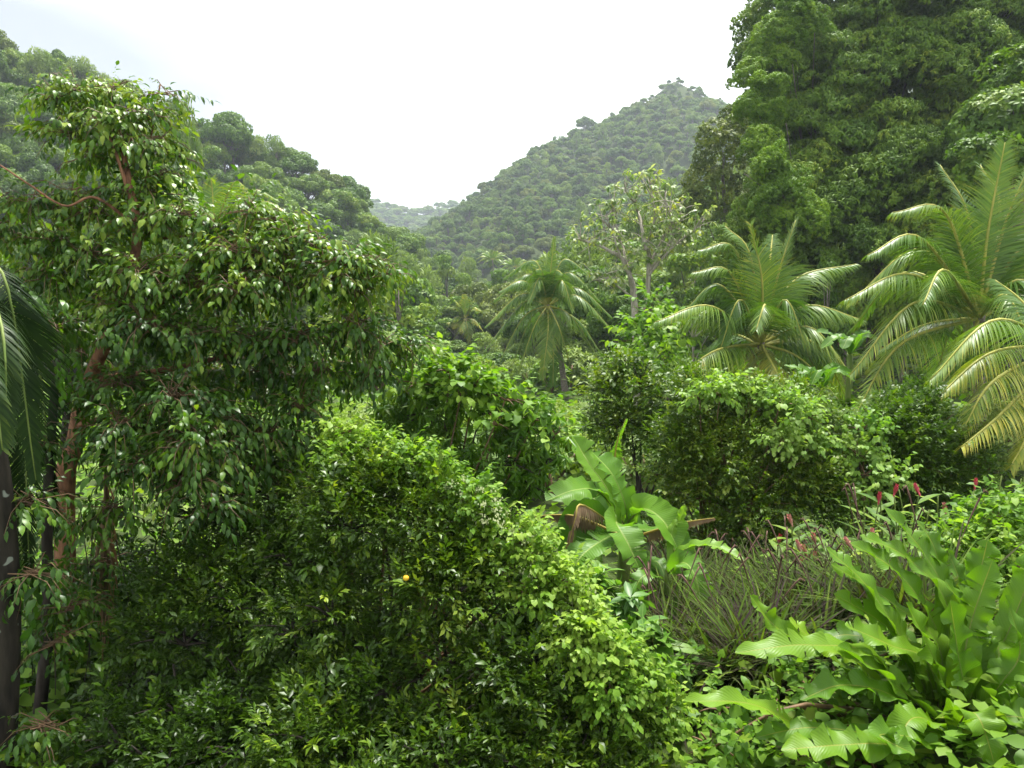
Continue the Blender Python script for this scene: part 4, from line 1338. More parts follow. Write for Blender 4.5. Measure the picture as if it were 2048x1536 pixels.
# small white blossom heads on the diagonal climber
def blossoms():
    base = P(990, 1045, 6.0)
    base[2] = tz(base[0], base[1])
    root = empty("flowering_vine", tuple(base), "creamy white blossom sprays of a vine along the orange tree's bright upper slope", "flowers")
    g = Geo()
    tet = np.array([(1, 0, -.6), (-.5, .87, -.6), (-.5, -.87, -.6), (0, 0, 1.0)])
    F = [(0, 2, 1), (0, 1, 3), (1, 2, 3), (2, 0, 3)]
    for c, r in clumps_px([(920, 985, 6.2, 35, .8), (960, 1010, 6.1, 40, .8), (990, 1050, 6.0, 40, .8), (1040, 1085, 5.95, 35, .8), (1070, 1150, 5.8, 25), (1140, 1225, 5.75, 28), (1165, 1190, 5.8, 20)]):
        p, d = blob_pts(c, r * 1.1, 16, 0.9, 0.1)
        for a in p:
            for _ in range(9):
                q = a + rng.normal(0, 0.016, 3) * np.array([1.2, 1.2, 0.6])
                g.add(q + tet * rng.uniform(0.006, 0.011), F)
            g.tube([a, a + np.array([0, 0, -0.05])], [0.002, 0.002], 3)
    part("blossoms", g.mesh("blossoms", MAT["cream"], False), root, kind="stuff")


blossoms()
for (fx, fy, D, lab) in ((812, 1156, 5.55, "ripe orange hanging in the orange tree"), (566, 1528, 5.2, "yellow-green citrus fruit low in the lower left bush")):
    me = bpy.data.meshes.new("orange")
    import bmesh
    bm = bmesh.new()
    bmesh.ops.create_icosphere(bm, subdivisions=3, radius=0.022)
    for v in bm.verts:
        v.co.z *= 0.93
    for f in bm.faces:
        f.smooth = True
    bm.to_mesh(me)
    bm.free()
    me.materials.append(MAT["orange" if fx > 700 else "coconut"])
    o = empty("orange", tuple(P(fx, fy, D)), lab, "fruit")
    part("peel", me, o, Matrix.Identity(4))
    g = Geo()
    g.tube([(0, 0, 0.024), (0.004, 0, 0.05)], [0.003, 0.0025], 5)
    part("stalk", g.mesh("stalk", MAT["stem"]), o, Matrix.Identity(4))


# ------------------------------------------------------------------ big glossy tree at the left
def left_tree():
    TOP = [(130, 205, 8.3, 38, .7), (165, 180, 8.3, 40, .7), (215, 185, 8.3, 38, .7), (150, 255, 8.2, 44, .7), (225, 250, 8.2, 46, .7), (295, 240, 8.3, 40, .7), (325, 190, 8.4, 20, .8), (330, 280, 8.3, 34, .7), (265, 310, 8.1, 46, .6), (185, 320, 8.2, 36, .6), (335, 345, 8.2, 34, .7), (250, 375, 8.1, 40, .5), (310, 390, 8.1, 40, .5), (145, 385, 8.2, 38, .6), (360, 310, 8.4, 18)]
    MID = [(20, 410, 8.3, 36, .6), (70, 430, 8.2, 44, .6), (15, 470, 8.1, 46, .6), (120, 470, 8.1, 52, .6), (190, 440, 8.0, 46, .6), (200, 520, 7.9, 56, .5), (110, 560, 8.0, 60, .5), (290, 460, 8.0, 52, .55), (360, 445, 8.0, 46, .5), (430, 460, 8.0, 46, .5), (500, 435, 8.0, 40, .55), (555, 450, 7.9, 40, .55), (600, 475, 7.9, 40, .6), (300, 545, 7.8, 60, .5), (390, 520, 7.8, 60, .5), (480, 510, 7.8, 60, .5), (560, 520, 7.8, 52, .5),
           (640, 505, 7.8, 40, .6), (690, 520, 7.7, 34, .6), (735, 535, 7.7, 24, .7), (775, 545, 7.7, 13), (380, 590, 7.7, 66, .45), (480, 580, 7.7, 66, .45), (590, 575, 7.8, 56, .5), (670, 580, 7.8, 46, .5), (220, 600, 7.7, 60, .45), (720, 600, 7.9, 40, .5), (40, 560, 8.2, 40, .6)]
    LOW = [(290, 660, 7.6, 66, .4), (400, 665, 7.7, 66, .4), (510, 655, 7.8, 66, .4), (610, 655, 7.9, 62, .45), (700, 660, 8.0, 52, .5), (770, 680, 8.1, 44, .5), (820, 692, 8.2, 28, .6), (560, 740, 8.2, 62, .4), (660, 735, 8.2, 56, .45), (740, 745, 8.2, 44, .5), (460, 745, 8.2, 56, .4), (230, 770, 7.4, 60, .4), (160, 800, 7.6, 40, .5), (330, 800, 7.2, 62, .4), (420, 830, 7.2, 60, .4), (260, 850, 7.1, 60, .4), (350, 890, 6.9, 64, .4), (440, 910, 7.0, 56, .4), (530, 850, 7.5, 56, .45),
           (290, 930, 6.9, 50, .5), (370, 975, 6.8, 54, .5), (420, 1020, 6.7, 36, .6), (520, 930, 7.3, 50, .5), (610, 830, 7.8, 44, .5), (100, 650, 8.2, 46, .5), (170, 690, 8.3, 44, .5), (130, 1060, 7.6, 34), (110, 1210, 7.3, 34), (200, 1130, 7.6, 34), (90, 1290, 6.4, 26), (240, 1010, 7.0, 36), (60, 1000, 6.4, 34), (85, 1150, 6.3, 34), (115, 1440, 6.1, 36), (150, 1220, 6.8, 36), (70, 900, 6.9, 36),
           (350, 760, 9.2, 90), (500, 800, 9.2, 90), (250, 660, 9.3, 90), (620, 780, 9.2, 80), (420, 640, 9.2, 90), (150, 560, 9.3, 80), (60, 620, 9.3, 70), (300, 900, 8.8, 90), (450, 900, 8.6, 80)]
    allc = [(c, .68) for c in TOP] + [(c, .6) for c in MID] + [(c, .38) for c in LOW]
    foot = P(125, 1150, 8.4)
    foot[2] = tz(foot[0], foot[1]) - 0.3
    root = empty("glossy_leaved_tree", tuple(foot), "tall glossy-leaved tree with reddish limbs filling the left side", "tree")
    Ps, Ds, Ts = [], [], []
    for c, tn in allc:
        (cc, r), = clumps_px([c])
        cc = cc + rng.normal(0, 0.22, 3) * r[0]
        r = np.maximum(r * 0.6, r - 0.1) * np.array([1.0, 1.35, 1.0])
        n = int(c[3] ** 2 / 52) + 8
        p, d = blob_pts(cc, r, n, 0.3, -0.35)
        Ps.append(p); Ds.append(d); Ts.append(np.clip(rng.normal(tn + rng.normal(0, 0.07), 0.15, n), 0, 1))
    Ps, Ds, Ts = np.vstack(Ps), np.vstack(Ds), np.concatenate(Ts)
    k = len(Ps)
    fr = frames(nrm(Ds * np.array([1, 1, 0.35]) + rng.normal(0, 0.35, (k, 3)) + np.array([0, 0, -0.18])), np.tile([0, 0, 1.0], (k, 1)) + rng.normal(0, 0.2, (k, 3)), Ps, 0.09 * np.exp(rng.normal(0, 0.15, k)))
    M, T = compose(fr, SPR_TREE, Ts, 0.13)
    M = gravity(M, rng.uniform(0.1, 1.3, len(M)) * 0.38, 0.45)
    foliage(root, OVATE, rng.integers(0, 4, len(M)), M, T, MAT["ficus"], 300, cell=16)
    g = Geo()
    for f_, c_ in zip(fr[::2], Ps[::2]):
        d = f_[:3, 1]
        g.tube([c_ - d * 1.5, c_ + d * 2.0, c_ + d * 3.4 + np.array([0, 0, -0.1])], [0.006, 0.004, 0.002], 3)
    part("twigs", g.mesh("twigs", MAT["twig"]), root, kind="stuff")
    for pts, r0, r1 in (([(130, 980, 8.2), (150, 890, 8.2), (165, 800, 8.2), (205, 700, 8.0), (250, 600, 8.0), (275, 470, 7.9), (262, 380, 7.95), (245, 300, 8.1), (225, 220, 8.3)], 0.075, 0.012),):
        w = np.array([foot] + [P(*p) for p in pts])
        g = Geo()
        g.tube(catmull(w, 30), [r0 * 1.5, r0, r0 * 0.6, r1], 9)
        part("trunk", g.mesh("trunk", MAT["redbark"]), root)
    for pts, r0 in (([(215, 690, 8.2), (265, 640, 8.0), (330, 600, 7.9), (430, 560, 7.9), (560, 520, 7.9), (740, 535, 7.7)], 0.045), ([(270, 450, 8.0), (190, 395, 7.8), (130, 412, 7.7), (60, 370, 7.7), (0, 330, 7.8)], 0.018), ([(268, 420, 7.95), (225, 290, 8.0), (175, 220, 8.5), (120, 190, 8.5)], 0.022),
                   ([(262, 380, 8.4), (300, 280, 8.5), (320, 170, 8.6)], 0.016), ([(240, 620, 8.2), (140, 560, 8.2), (40, 480, 8.3)], 0.03), ([(180, 760, 8.2), (330, 740, 7.8), (520, 700, 7.9), (720, 680, 8.1)], 0.04), ([(160, 850, 8.1), (280, 820, 7.6), (380, 880, 7.2), (410, 990, 6.9)], 0.03), ([(275, 480, 8.4), (380, 470, 8.2), (540, 440, 8.1)], 0.022)):
        g = Geo()
        g.tube(catmull(np.array([P(*p) for p in pts]), 22), [r0, r0 * 0.6, 0.008], 7)
        part("limb", g.mesh("limb", MAT["redbark"]), root)


left_tree()


# dark trunks and hanging roots in the lower left shade
def dark_trunks():
    for (x0, y0, x1, y1, D, r, lab) in ((75, 1536, 95, 1000, 7.0, 0.048, "slim black trunk right of the lichen-spotted palm trunk"), (110, 1536, 120, 1040, 8.6, 0.06, "second slim dark trunk deeper in the lower left shade")):
        f = P(x0, y0, D)
        f[2] = tz(f[0], f[1]) - 0.2
        root = empty("dark_tree", tuple(f), lab, "tree")
        g = Geo()
        t = P(x1, y1, D)
        g.tube(catmull([f, (f + t) / 2 + np.array([0.05, 0, 0]), t, P(x1 + 20, y1 - 300, D + 0.3)], 12), [r * 1.3, r, r * 0.7], 8)
        part("trunk", g.mesh("trunk", MAT["darkbark"]), root)
        p, d = blob_pts(P(x1 + 25, y1 - 330, D + 0.3), (0.7, 0.7, 0.5), 40, 0.4)
        fr = frames(d, np.tile([0, 0, 1.0], (40, 1)), p, 0.1)
        M, T = compose(fr, SPR_TREE, np.full(40, 0.3), 0.1)
        M = gravity(M, np.full(len(M), 0.6), 0.4)
        g = Geo()
        g.leaves(OVATE, rng.integers(0, 4, len(M)), M, T)
        part("crown", g.mesh("crown", MAT["ficus"]), root, kind="stuff")


dark_trunks()


def dead_frond():
    a, b = P(214, 960, 7.7), P(205, 1330, 7.6)
    root = empty("dead_palm_frond", tuple(b), "withered brown palm frond hanging in the shade under the left tree", "dead frond")
    g = Geo()
    for i in range(70):
        t = rng.uniform(0, 0.6)
        s = a + (b - a) * t + rng.normal(0, 0.012, 3)
        e = s + np.array([rng.normal(0, 0.07), rng.normal(0, 0.07), -rng.uniform(0.35, 0.7)])
        w = np.array([0.012, 0, 0])
        m = (s + e) / 2 + rng.normal(0, 0.02, 3)
        g.add([s - w * .5, s + w * .5, m - w, m + w, e, e + w * .2], [(0, 1, 3), (0, 3, 2), (2, 3, 5), (2, 5, 4)], rng.uniform(0.2, 0.8))
    part("leaflets", g.mesh("leaflets", MAT["dead"]), root, kind="stuff")
    g = Geo()
    g.tube(catmull([a + np.array([0, 0, 0.2]), (a + b) / 2, b], 8), [0.02, 0.008], 6)
    part("rib", g.mesh("rib", MAT["twig"]), root)


dead_frond()


def hanging_roots():
    spots = [(160, 1010, 1480, 7.3), (185, 1050, 1400, 7.5), (205, 1000, 1300, 7.6), (232, 1080, 1420, 7.4), (100, 1150, 1500, 7.2), (60, 1100, 1350, 6.6)]
    for i, (x, y0, y1, D) in enumerate(spots):
        a, b = P(x, y0, D), P(x + rng.normal(0, 8), y1, D)
        o_g = Geo()
        o_g.tube(catmull([a, (a + b) / 2 + rng.normal(0, 0.05, 3), b], 10), [0.006, 0.004], 4)
        o = bpy.data.objects.new("hanging_root", o_g.mesh("hanging_root", MAT["darkbark"]))
        COL.objects.link(o)
        tag(o, "thin dark aerial root dangling in the lower left shade", "root", "aerial roots in the lower left shade")


hanging_roots()


# ------------------------------------------------------------------ big blades: banana, strap-leaved fern
def blade(ctrl, width, n=26, tint=0.5, fold=0.25, wave=0.05, waves=6, splits=0, up=(0, -0.35, 1.0), stalk=0.06, seed=0, taper=1.0, droop=0.0, rough=0.06):
    r = np.random.default_rng(seed)
    c = catmull(ctrl, n)
    tan = nrm(np.gradient(c, axis=0))
    up = np.asarray(up, float)
    t = np.linspace(0, 1, n)
    prof = np.where(t < stalk, 0.06, np.minimum(1, ((t - stalk) / 0.22 + 0.12)) ** 0.7) * np.clip((1 - t) / 0.16, 0, 1) ** 0.55
    prof = np.where(t > 0.999, 0.02, prof)
    cuts = {-1: set(), 1: set()}
    for s in (-1, 1):
        if splits:
            cuts[s] = set(r.choice(np.arange(3, n - 2), size=min(splits, n - 6), replace=False).tolist())
    g = Geo()
    cols = [0, 0.35, 0.7, 1.0]
    ph = r.uniform(0, 6.28, 2)
    for si, s in enumerate((-1, 1)):
        V, U, W, F = [], [], [], []
        rowsA = []
        dz = r.normal(0, 0.12)

        def row(i, shift, dz):
            sd_ = nrm(np.cross(tan[i], up))
            nn = np.cross(sd_, tan[i])
            ids = []
            for u in cols:
                w = width * 0.5 * prof[i] * u * (1 + rough * (math.sin(i * 1.7 + ph[si] * 3) * 0.5 + math.sin(i * 0.61 + ph[1 - si] * 5)))
                lift = fold * w + wave * u * u * prof[i] * math.sin(waves * 2 * math.pi * t[i] + ph[si] + 0.9 * math.sin(5 * t[i] + ph[1 - si])) + dz * w * u - droop * w * u
                V.append(c[i] + sd_ * s * w * (1 - 0.08 * abs(dz)) + nn * lift + tan[i] * (shift * u * width * 0.1 + 0.12 * w))
                U.append(u)
                W.append(t[i])
                ids.append(len(V) - 1)
            return ids
        prev = row(0, 0, 0)
        for i in range(1, n):
            cut = i in cuts[s]
            cur = row(i, -0.5 if cut else 0, dz)
            for k in range(3):
                q = (prev[k], prev[k + 1], cur[k + 1], cur[k])
                if s > 0:
                    q = q[::-1]
                F += [(q[0], q[1], q[2]), (q[0], q[2], q[3])]
            if cut:
                dz = r.normal(0, 0.22)
                prev = row(i, 0.5, dz)
            else:
                prev = cur
        g.add(V, F, tint, U, W)
    return g, c


def blade_plant(name, label, cat, base, blades, mat, pseudostem=None, group=None, part_name="leaf", **kw):
    root = empty(name, tuple(base), label, cat, group)
    for i, b in enumerate(blades):
        ctrl, width, tint = b[0], b[1], b[2]
        opt = dict(kw)
        m = mat
        if len(b) > 3:
            o2 = dict(b[3])
            m = o2.pop("mat", mat)
            opt.update(o2)
        g, c = blade(ctrl, width, tint=tint, seed=i * 7 + len(label), **opt)
        lf = part(part_name, g.mesh(part_name, MAT[m]), root)
        gr = Geo()
        cc = c - np.array([0, 0, 0.004])
        gr.tube(cc[: int(len(cc) * 0.85) : 2], [0.035 * width, 0.012 * width], 5)
        rb = part("midrib", gr.mesh("midrib", MAT["stem" if m != "yellowleaf" else "yellowleaf"]), lf)
        rb.matrix_parent_inverse = Matrix.Identity(4)
    if pseudostem:
        for j, ps in enumerate(pseudostem):
            g = Geo()
            g.tube(catmull(ps[0], 9), ps[1], 9)
            part("stem", g.mesh("stem", MAT["stem"]), root)
    return root


def pxs(l, D):
    return [P(q[0], q[1], D + (q[2] if len(q) > 2 else 0)) for q in l]


D = 9.2
bb = P(1245, 1190, D); bb[2] = tz(bb[0], bb[1]) - 0.1
blade_plant("banana_plant", "banana plant with a broad upright leaf and split hanging leaves left of the grass", "banana plant", bb, [
    (pxs([(1250, 1060), (1215, 980, .1), (1180, 930, .2), (1145, 872, .3)], D), 0.36, .7, dict(splits=3, up=(0.5, -0.8, 0.6))),
    (pxs([(1255, 1060), (1250, 1010, -.1), (1225, 950, -.1), (1185, 905, 0)], D), 0.36, .5, dict(splits=4, up=(0.8, -0.6, 0.5))),
    (pxs([(1250, 1050), (1200, 985, -.2), (1150, 980, -.5), (1092, 1002, -.8)], D), 0.30, .55, dict(splits=4)),
    (pxs([(1250, 1050), (1285, 1018, -.2), (1325, 1040, -.5), (1355, 1095, -.7)], D), 0.36, .6, dict(splits=2, up=(0.2, -0.9, 0.7))),
    (pxs([(1248, 1055), (1232, 1045, -.5), (1255, 1085, -.8), (1278, 1135, -.9)], D), 0.36, .55, dict(splits=5, up=(0.3, -0.9, 0.6))),
    (pxs([(1245, 1065), (1215, 1075, -.5), (1165, 1110, -.9), (1128, 1165, -1.0)], D), 0.34, .5, dict(splits=9, up=(-0.4, -0.7, 0.6))),
    (pxs([(1245, 1070), (1170, 1030, .2), (1150, 1070, .1), (1150, 1145, 0)], D), 0.42, .25, dict(splits=2, up=(0, -1, 0.3))),
    (pxs([(1240, 1070), (1190, 1000, .5), (1195, 1010, .5), (1195, 1080, .4)], D), 0.30, .2, dict(splits=3, up=(0, -1, 0.3))),
    (pxs([(1250, 1060), (1310, 1060, .5), (1350, 1080, .4), (1375, 1125, .3)], D), 0.3, .35, dict(splits=3)),
], "banana", pseudostem=[([bb, (bb + P(1250, 1060, D)) / 2, P(1250, 1050, D)], [0.11, 0.09, 0.05])], wave=0.02, waves=7, fold=0.3)
bn = [o for o in bpy.data.objects if o.name == "banana_plant"][0]
for k, (ctrl, ln, mt) in enumerate(((pxs([(1240, 1060), (1165, 1010, -.6), (1150, 1040, -.8), (1132, 1110, -.8)], D), 0.2, "dead"), (pxs([(1250, 1080), (1330, 1055, -.3), (1380, 1043, -.5), (1428, 1036, -.6)], D), 0.17, "dead"),
                                    (pxs([(1240, 1070), (1160, 1035, .1), (1110, 1030, .2), (1070, 1033, .3)], D), 0.18, "dead"), (pxs([(1245, 1050), (1230, 940, .6), (1235, 880, .6), (1252, 838, .5)], D), 0.16, "banana"))):
    gl, gr = frond_geo(ctrl, ln, 42, 0.55, 3.0, 900 + k, rr=0.012, strip_w=0.03, bare=0.3)
    lf = part("dead_leaf" if mt == "dead" else "torn_leaf", gl.mesh("torn_leaf", MAT[mt]), bn)
    part("rib", gr.mesh("rib", MAT["yellowleaf"]), lf).matrix_parent_inverse = Matrix.Identity(4)
D = 8.4
bb = P(1335, 1230, D); bb[2] = tz(bb[0], bb[1]) - 0.1
blade_plant("banana_plant", "small banana sucker with a long arching leaf over the grass", "banana plant", bb, [
    (pxs([(1335, 1150), (1370, 1098, -.1), (1430, 1092, -.3), (1488, 1122, -.5)], D), 0.17, .75, dict(splits=2)),
    (pxs([(1332, 1150), (1365, 1125, -.3), (1390, 1150, -.5), (1402, 1205, -.6)], D), 0.26, .55, dict(splits=4, up=(0.2, -0.9, 0.6))),
    (pxs([(1332, 1160), (1320, 1130, .2), (1305, 1125, .3), (1285, 1170, .2)], D), 0.22, .3, dict(splits=3)),
    (pxs([(1335, 1150), (1345, 1060, .2), (1360, 1040, .2), (1370, 1010, .2)], D), 0.1, .95, dict(splits=0)),
    (pxs([(1330, 1160), (1290, 1150, -.3), (1265, 1190, -.4), (1255, 1240, -.4)], D), 0.2, .45, dict(splits=6)),
], "banana", pseudostem=[([bb, (bb + P(1335, 1150, D)) / 2, P(1335, 1140, D)], [0.07, 0.05, 0.03])], wave=0.02, waves=7, fold=0.3)
for (x, y, D, lab) in ((1700, 690, 22, "clump of broad paddle leaves between the two right-hand palms"), (1640, 760, 21, "lower paddle-leaved clump in the shade under the right palms")):
    bb = P(x, y + 60, D); bb[2] = tz(bb[0], bb[1])
    bl_ = []
    for k in range(9):
        a = k * 0.7
        c0 = P(x, y + 20, D)
        m_ = c0 + np.array([math.cos(a) * 0.4, math.sin(a) * 0.4, 0.5])
        t_ = c0 + np.array([math.cos(a) * 0.95, math.sin(a) * 0.7, 0.35 + 0.3 * math.sin(k * 2.0)])
        bl_.append(([c0, m_, t_], 0.3, rng.uniform(0.1, 0.5), dict(splits=2)))
    blade_plant("paddle_leaved_plant", lab, "plant", bb, bl_, "banana", pseudostem=[([bb, P(x, y + 20, D)], [0.12, 0.08])], wave=0.02, fold=0.25, n=16)

D = 5.6
fb = P(1885, 1500, D)
fb[2] = max(fb[2] - 0.15, tz(fb[0], fb[1]))
B0 = (1885, 1500)
FERN = [
    ([(1885, 1500), (1900, 1470, -.1), (1780, 1360, -.3), (1675, 1292, -.4)], .25, .5), ([(1890, 1500), (1895, 1400, -.1), (1860, 1300, -.15), (1812, 1205, -.15)], .30, .5),
    ([(1900, 1490), (1928, 1400, -.15), (1915, 1300, -.2), (1900, 1200, -.2)], .30, .35), ([(1895, 1490), (1905, 1240, .35), (1850, 1110, .5), (1768, 1015, .6)], .24, .4),
    ([(1895, 1490), (1900, 1230, .3), (1820, 1120, .4), (1720, 1070, .45)], .22, .55), ([(1880, 1490), (1880, 1300, .1), (1790, 1210, .2), (1662, 1128, .2)], .27, .6),
    ([(1880, 1490), (1850, 1330, 0), (1770, 1250, .05), (1668, 1188, .05)], .25, .6), ([(1870, 1500), (1760, 1320, -.2), (1620, 1290, -.4), (1470, 1306, -.5)], .24, .7),
    ([(1870, 1500), (1720, 1330, -.1), (1640, 1290, -.2), (1578, 1236, -.2)], .2, .95), ([(1870, 1500), (1700, 1340, .05), (1560, 1260, .1), (1500, 1190, .15)], .17, .6),
    ([(1860, 1510), (1660, 1480, -.5), (1510, 1410, -.7), (1368, 1402, -.8)], .2, .75), ([(1860, 1510), (1740, 1470, -.6), (1620, 1455, -.7), (1510, 1475, -.7)], .2, .4),
    ([(1880, 1520), (1780, 1490, -.8), (1680, 1490, -.9), (1562, 1500, -.9)], .26, .65), ([(1885, 1510), (1850, 1480, -.7), (1760, 1470, -.9), (1830, 1510, -1.0)], .2, .4),
    ([(1900, 1490), (1960, 1330, 0), (1940, 1240, .1), (1890, 1160, .15)], .28, .45), ([(1900, 1490), (1990, 1340, 0), (1985, 1270, .1), (1915, 1170, .2)], .27, .6),
    ([(1905, 1490), (2000, 1370, -.2), (2040, 1300, -.2), (2010, 1190, -.2)], .28, .4), ([(1905, 1490), (2010, 1420, -.2), (2080, 1370, -.3), (2120, 1250, -.3)], .28, .5),
    ([(1905, 1500), (1990, 1440, -.4), (2060, 1440, -.5), (2130, 1490, -.6)], .27, .5), ([(1890, 1500), (1870, 1450, -.5), (1820, 1440, -.7), (1780, 1530, -.9)], .25, .6),
    ([(1890, 1490), (1880, 1380, .3), (1830, 1290, .4), (1745, 1220, .45)], .24, .35), ([(1900, 1480), (1930, 1270, .4), (1925, 1180, .5), (1895, 1100, .55)], .22, .35),
    ([(1880, 1500), (1800, 1400, -.35), (1690, 1370, -.5), (1600, 1400, -.6)], .22, .3), ([(1895, 1500), (1930, 1430, -.6), (1960, 1440, -.8), (1990, 1530, -.9)], .26, .65),
    ([(1890, 1490), (1800, 1310, .1), (1700, 1270, .2), (1620, 1290, .2)], .22, .3), ([(1895, 1490), (1890, 1200, .5), (1870, 1100, .6), (1835, 1040, .7)], .2, .3),
    ([(1895, 1490), (1880, 1280, .2), (1800, 1150, .3), (1700, 1085, .35)], .25, .5), ([(1895, 1490), (1940, 1260, .3), (1960, 1150, .4), (1975, 1080, .45)], .27, .45), ([(1885, 1490), (1830, 1330, 0), (1740, 1180, .1), (1652, 1095, .15)], .25, .6),
    ([(1905, 1490), (2000, 1300, .1), (2050, 1180, .2), (2080, 1090, .25)], .28, .5), ([(1890, 1490), (1860, 1330, -.1), (1780, 1290, -.2), (1690, 1250, -.25)], .25, .65), ([(1895, 1490), (1930, 1300, 0), (1950, 1220, .05), (1985, 1120, .1)], .27, .55)]
blade_plant("strap_leaved_fern", "huge clump of glossy wavy-edged strap leaves in the lower right corner", "fern", fb,
            [(pxs(l, D), w * 0.82, t) for l, w, t in FERN], "fern", wave=0.03, waves=5.5, fold=0.2, n=48, stalk=0.03, splits=5, rough=0.1)
g = Geo()
g.tube(catmull([fb - np.array([0, 0, 0.5]), fb - np.array([0, 0, 0.1]), fb + np.array([0, 0, 0.02])], 6), [0.14, 0.12, 0.05], 10)
fern_root = [o for o in bpy.data.objects if o.name == "strap_leaved_fern"][0]
part("rootstock", g.mesh("rootstock", MAT["darkbark"]), fern_root)
clump_vine("heart-leaved creeper growing up through the strap-leaved fern", [(1700, 1430, 5.7, 75), (1620, 1380, 5.8, 60), (1760, 1420, 5.8, 70), (1680, 1490, 5.4, 80), (1820, 1440, 5.8, 70), (1540, 1450, 5.5, 60), (1740, 1330, 6.0, 55), (1930, 1480, 5.5, 60), (1980, 1500, 5.5, 80), (1600, 1510, 5.2, 60), (2000, 1400, 5.9, 60), (1960, 1560, 5.2, 90), (2060, 1540, 5.3, 90), (1760, 1570, 5.0, 80), (1860, 1560, 5.1, 80), (1640, 1570, 4.9, 70), (1500, 1560, 5.0, 80), (1420, 1500, 5.4, 60), (1440, 1420, 5.8, 50)], "vine", 0.058, 900, SPR_VINE, HEART, nparts=250, tint=0.45, sag=0.5, upm=0.6, cell=14)

# ------------------------------------------------------------------ broad-leaved shrub
clump_vine("broad-leaved shrub with large pointed leaves between the orange tree and the grass", [(1210, 1180, 7.2, 45), (1250, 1220, 7.0, 50), (1190, 1240, 6.9, 40), (1270, 1280, 6.7, 50), (1220, 1300, 6.6, 45), (1320, 1300, 6.6, 40), (1350, 1340, 6.4, 40), (1300, 1360, 6.4, 45), (1390, 1330, 6.6, 30)], "heli", 0.17, 95, ROS_B, variants(4, 1.0, 0.42, nseg=3, fold=0.3, curl=0.6, peak=0.45), nparts=220, name="broadleaf_shrub", cat="shrub", sag=0.35, upm=0.55, tint=0.6, stem_mat="stem", cell=12)

# ------------------------------------------------------------------ purple fountain grass
BLADE = variants(6, 1.0, 0.024, nseg=6, fold=0.3, curl=1.7, peak=0.3)


def plume(g, base, tip, r):
    off = tip - base
    c = catmull([base, base + off * np.array([0.35, 0.35, 0.55]), tip, tip + np.array([off[0], off[1], 0.04]) * 0.2], 9)
    g.tube(c, [0.0025, 0.0025, 0.003, r, r * 0.9, r * 0.25], 6)
    for k in range(40):
        p = c[rng.integers(5, 9)]
        d = nrm(rng.normal(0, 1, 3) + np.array([0, 0, 1.2])) * r * 2.2
        g.add([p, p + d, p + d * 0.5 + np.array([0.003, 0, 0])], [(0, 1, 2)])


tufts = []
for k in range(56):
    D = rng.uniform(6.4, 10.0)
    x = rng.uniform(1330, 1720) + (9.6 - D) * -20
    tufts.append((x, D))
tufts += [(1745, 7.6), (1790, 7.4), (1850, 7.2), (1880, 7.3), (1720, 8.2), (1690, 8.6), (1800, 8.0)]
for k, (x, D) in enumerate(tufts):
    b = P(x, 1300, D)
    b[2] = tz(b[0], b[1]) - 0.05
    tall = x > 1700
    where = "beside the strap-leaved fern's upper leaves" if tall else "in the grass patch between the bananas and the fern"
    root = empty("fountain_grass", tuple(b), "purple-green fountain grass tuft with brown plumes %s" % where, "grass", "fountain grass tufts %s" % where)
    n = 210
    az = rng.uniform(0, 6.28, n)
    el = rng.uniform(0.75, 1.5, n)
    d = np.stack([np.cos(az) * np.cos(el), np.sin(az) * np.cos(el), np.sin(el)], 1)
    up = np.stack([-np.cos(az) * 0.9, -np.sin(az) * 0.9, np.full(n, 0.45)], 1) * 1.0
    pos = b + np.stack([np.cos(az), np.sin(az), np.zeros(n)], 1) * rng.uniform(0, 0.14, n)[:, None]
    h = (1.25 if tall else 0.95)
    M = frames(d, up, pos, rng.uniform(0.5, 1.0, n) * h * 1.15)
    T = np.clip(rng.normal(0.42, 0.24, n), 0, 1)
    g = Geo()
    g.leaves(BLADE, rng.integers(0, 6, n), M, T)
    part("blades", g.mesh("blades", MAT["grass"]), root, kind="stuff")
    for j in range(1):
        a = rng.uniform(0, 6.28)
        t = b + np.array([math.cos(a) * 0.3, math.sin(a) * 0.3, h * rng.uniform(0.95, 1.3)])
        g = Geo()
        plume(g, b + np.array([0, 0, 0.3]), t, 0.009)
        part("plume", g.mesh("plume", MAT["plume"]), root)

# ------------------------------------------------------------------ red ginger
GL = variants(3, 1.0, 0.2, nseg=4, fold=0.3, curl=0.7, peak=0.4)


def bract_cone(h, r, pink):
    g = Geo()
    for i in range(16):
        f = i / 15
        a = i * 2.399
        rr = r * (math.sin(math.pi * (0.15 + 0.8 * f)) + 0.1)
        V, F, U, W = leaf(h * 0.38, r * 1.1, nseg=2, fold=0.6, curl=-0.3)
        d = np.array([[math.cos(a) * 0.6, math.sin(a) * 0.6, 0.9]])
        M = frames(d, np.array([[-math.cos(a), -math.sin(a), 0.4]]), np.array([[math.cos(a) * rr * 0.4, math.sin(a) * rr * 0.4, h * 0.75 * f]]))[0]
        g.add(V @ M[:3, :3].T + M[:3, 3], F, 0.5, U, W)
    g.tube([(0, 0, -0.03), (0, 0, h * 0.5), (0, 0, h * 0.8)], [0.008, r * 0.5, 0.004], 6)
    return g.mesh("flower", MAT["pink" if pink else "red"])


